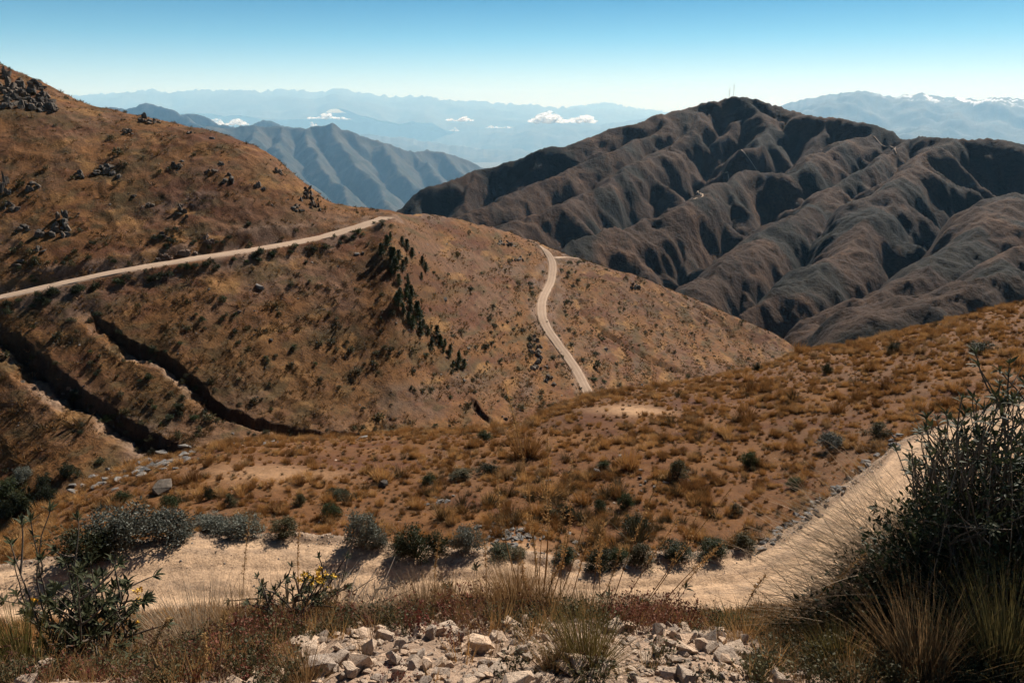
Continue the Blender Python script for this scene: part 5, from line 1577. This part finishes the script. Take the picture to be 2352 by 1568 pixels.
# wiry grass blown to the left out of the bush
def wiry(u0, v0, y, n, lean, lift, Lr, label, mat):
    base = point(u0, v0, y)
    b = np.stack([R.normal(0, 0.09, n), R.normal(0, 0.10, n), R.normal(0, 0.05, n)], 1)
    ang = np.clip(R.normal(lift, 0.32, n), -0.25, 1.35)
    d = np.stack([-np.cos(ang) * lean, R.normal(0, 0.28, n), np.sin(ang)], 1)
    V_, F_ = strips(b, d, R.uniform(*Lr, n), np.full(n, 0.0040), 5, R.uniform(0.05, 0.45, n), R)
    o = mesh_object("wiry_grass", V_, F_, mat, smooth_shade=False); o.location = base
    tag(o, label, "grass", "wiry grass at the dark bush")
wiry(2080, 1330, 3.45, 480, 1.0, 0.62, (0.35, 0.85), "upper spray of pale wiry grass fanning left over the climbing road", mat_greystraw)
wiry(2010, 1420, 3.4, 480, 1.0, 0.50, (0.3, 0.75), "middle spray of wiry grass leaning left from the dark bush", mat_greystraw)
wiry(1950, 1480, 3.35, 360, 1.0, 0.42, (0.25, 0.6), "lower dark spray of wiry grass beside the rubble", mat_tuss_dark)
wiry(2150, 1250, 3.5, 160, 1.0, 0.75, (0.3, 0.75), "thin high wisps of wiry grass in front of the bush stems", mat_greystraw)

# ------------------------------------------------------------------ far small things: masts, tracks on the mountain, clouds
from mathutils.bvhtree import BVHTree
def ridge_z(MXa, MYa, MZa, am_, ym_, u, v):
    """march a line of sight over the mountain grid"""
    a, s = az_slope(u, v); a = float(a); s = float(s)
    f = np.clip((a - am_[0]) / (am_[-1] - am_[0]) * (len(am_) - 1), 0, len(am_) - 1.001); c = int(f); f -= c
    Z = MZa[:, c] * (1 - f) + MZa[:, c + 1] * f
    S = Z / ym_
    ok = np.nonzero(S >= s)[0]
    i = ok[0] if len(ok) else int(np.argmax(S))
    return np.array([a * ym_[i], ym_[i], Z[i]])
def mast(u, h, label):
    a = float(az_slope(u, 222)[0]); c = int((a - am[0]) / (am[-1] - am[0]) * (len(am) - 1))
    i = int(np.argmax(MZ[:, c] / ym)); p = np.array([a * ym[i], ym[i], MZ[i, c] - 1])
    m = NT("mast_steel").finish((0.35, 0.33, 0.32), 0.6)
    e = empty("antenna_mast", p)
    legs = [tube([(math.cos(q) * 1.1, math.sin(q) * 1.1, -2), (math.cos(q) * 0.35, math.sin(q) * 0.35, h)], 0.13, 0.10, 4) for q in (0.5, 2.6, 4.7)]
    for l in legs: mesh_object("leg", *l, m, e)
    br = []
    for k in range(12):
        z = h * k / 12; r0 = 1.1 - 0.75 * k / 12; r1 = 1.1 - 0.75 * (k + 1) / 12
        for q0, q1 in ((0.5, 2.6), (2.6, 4.7), (4.7, 0.5)):
            br.append(tube([(math.cos(q0) * r0, math.sin(q0) * r0, z), (math.cos(q1) * r1, math.sin(q1) * r1, z + h / 12)], 0.06, 0.06, 3))
    mesh_object("bracing", *merge(br), m, e)
    for z in (0.55, 0.75, 0.92):
        mesh_object("antenna", *tube([(-1.6, 0, h * z), (-1.6, 0, h * z + 3.5)], 0.22, 0.22, 5), m, e)
        mesh_object("antenna", *tube([(1.5, 0, h * z - 2), (1.5, 0, h * z + 1.0)], 0.22, 0.22, 5), m, e)
    mesh_object("tip", *tube([(0, 0, h - 1), (0, 0, h + 5)], 0.15, 0.06, 4), m, e)
    tag(e, label, "mast")
mast(1675, 26, "shorter thin antenna mast on the mountain summit")
mast(1684.5, 32, "taller antenna mast on the mountain summit")

TRACKS = [[(1998,312),(2010,318),(2050,335),(2062,342),(2055,350),(2060,358)], [(1655,360),(1690,368),(1715,378),(1738,392)], [(1660,400),(1672,408),(1668,418),(1675,432)], [(1612,428),(1622,438),(1612,450),(1600,458)],
          ]
for k, tr in enumerate(TRACKS):
    Lp = np.array([ridge_z(MX, MY, MZ, am, ym, u, v) for u, v in tr])
    Lp[:, 1] = np.convolve(np.r_[Lp[0, 1], Lp[:, 1], Lp[-1, 1]], np.ones(3) / 3, 'valid')
    L = resample(Lp, 10.0)
    aa = L[:, 0] / L[:, 1]
    ci = np.clip(((aa - am[0]) / (am[-1] - am[0]) * (len(am) - 1)).round().astype(int), 0, len(am) - 1)
    L[:, 2] = [np.interp(L[i, 1], ym, MZ[:, ci[i]]) for i in range(len(L))]
    L[:, 2] += 1.2
    w = 2.6
    t = np.gradient(L, axis=0); t[:, 2] = 0; t = unit(t); nrm = np.stack([t[:, 1], -t[:, 0], 0 * t[:, 0]], 1)
    Vt = np.stack([L - nrm * w / 2 - np.array([0, 0, 2.5]), L - nrm * w / 2, L + nrm * w / 2, L + nrm * w / 2 - np.array([0, 0, 2.5])], 1)
    o = mesh_object("mountain_track", Vt.reshape(-1, 3), grid_faces(len(L), 4), mat_road, attrs={"rut": np.zeros(len(L) * 4)})
    tag(o, "pale dirt track crossing the dark mountain", kind="structure")

m_ = NT("cloud_white")
d_ = m_.n("ShaderNodeBsdfDiffuse"); d_.inputs[0].default_value = (0.95, 0.95, 0.95, 1)
t_ = m_.n("ShaderNodeBsdfTranslucent"); t_.inputs[0].default_value = (0.97, 0.97, 0.97, 1)
y_ = m_.n("ShaderNodeMixShader"); y_.inputs[0].default_value = 0.75
tr_ = m_.n('ShaderNodeBsdfTransparent'); x_ = m_.n('ShaderNodeMixShader'); x_.inputs[0].default_value = 0.34
m_.link(d_.outputs[0], y_.inputs[1]); m_.link(t_.outputs[0], y_.inputs[2])
m_.link(tr_.outputs[0], x_.inputs[1]); m_.link(y_.outputs[0], x_.inputs[2]); m_.link(x_.outputs[0], m_.out.inputs[0])
mat_cloud = m_.mat
bm = bmesh.new(); bmesh.ops.create_icosphere(bm, subdivisions=2, radius=1.0)
ICO_V = np.array([v.co[:] for v in bm.verts]); ICO_F = np.array([[v.index for v in f.verts] for f in bm.faces]); bm.free()
def cloud(u, v, w, h, y, label, n=46):
    n = int(n * 2.2)
    c = point(u, v, y); W = w / FPX * y; H = h / FPX * y
    parts = []
    for k in range(n):
        fx = R.uniform(-0.5, 0.5); env = (1 - (2 * abs(fx)) ** 2.2) * (0.55 + 0.45 * math.sin(fx * 9 + u))
        env = max(env, 0.10)
        r = H * R.uniform(0.07, 0.24) * (0.45 + 0.6 * env)
        pos = np.array([fx * W, R.normal(0, 0.12) * W, -0.35 * H + R.random() ** 1.3 * H * 0.8 * env])
        dsp = 1 + 0.28 * fbm(ICO_V[:, 0] * 1.6 + k * 7, ICO_V[:, 1] * 1.6 + ICO_V[:, 2] * 1.3, 3, 60)
        parts.append((ICO_V * dsp[:, None] * r * np.array([1.5, 1.5, 0.85]) + pos, ICO_F))
    o = mesh_object("cloud", *merge(parts), mat_cloud); o.location = c
    tag(o, label, "cloud", "small clouds in the valley haze")
cloud(742, 266, 70, 16, 42000, "small white cloud above the blue ridge, left of its shred")
cloud(795, 271, 36, 9, 42000, "shred of cloud just right of the small white cloud", 20)
cloud(720, 285, 16, 10, 42000, "tiny puff of cloud below the small white cloud", 12)
cloud(520, 278, 84, 22, 41000, "white cloud lying behind the low blue hills at the left")
cloud(1055, 272, 62, 15, 42000, "thin white cloud near the middle of the far valley")
cloud(1292, 267, 150, 34, 43000, "largest white cloud over the pale middle mountain", 80)
cloud(1148, 291, 64, 8, 43000, "flat strip of cloud on the pale mountain's shoulder", 26)
cloud(1044, 297, 20, 8, 42000, "tiny cloud left of the flat strip", 12)
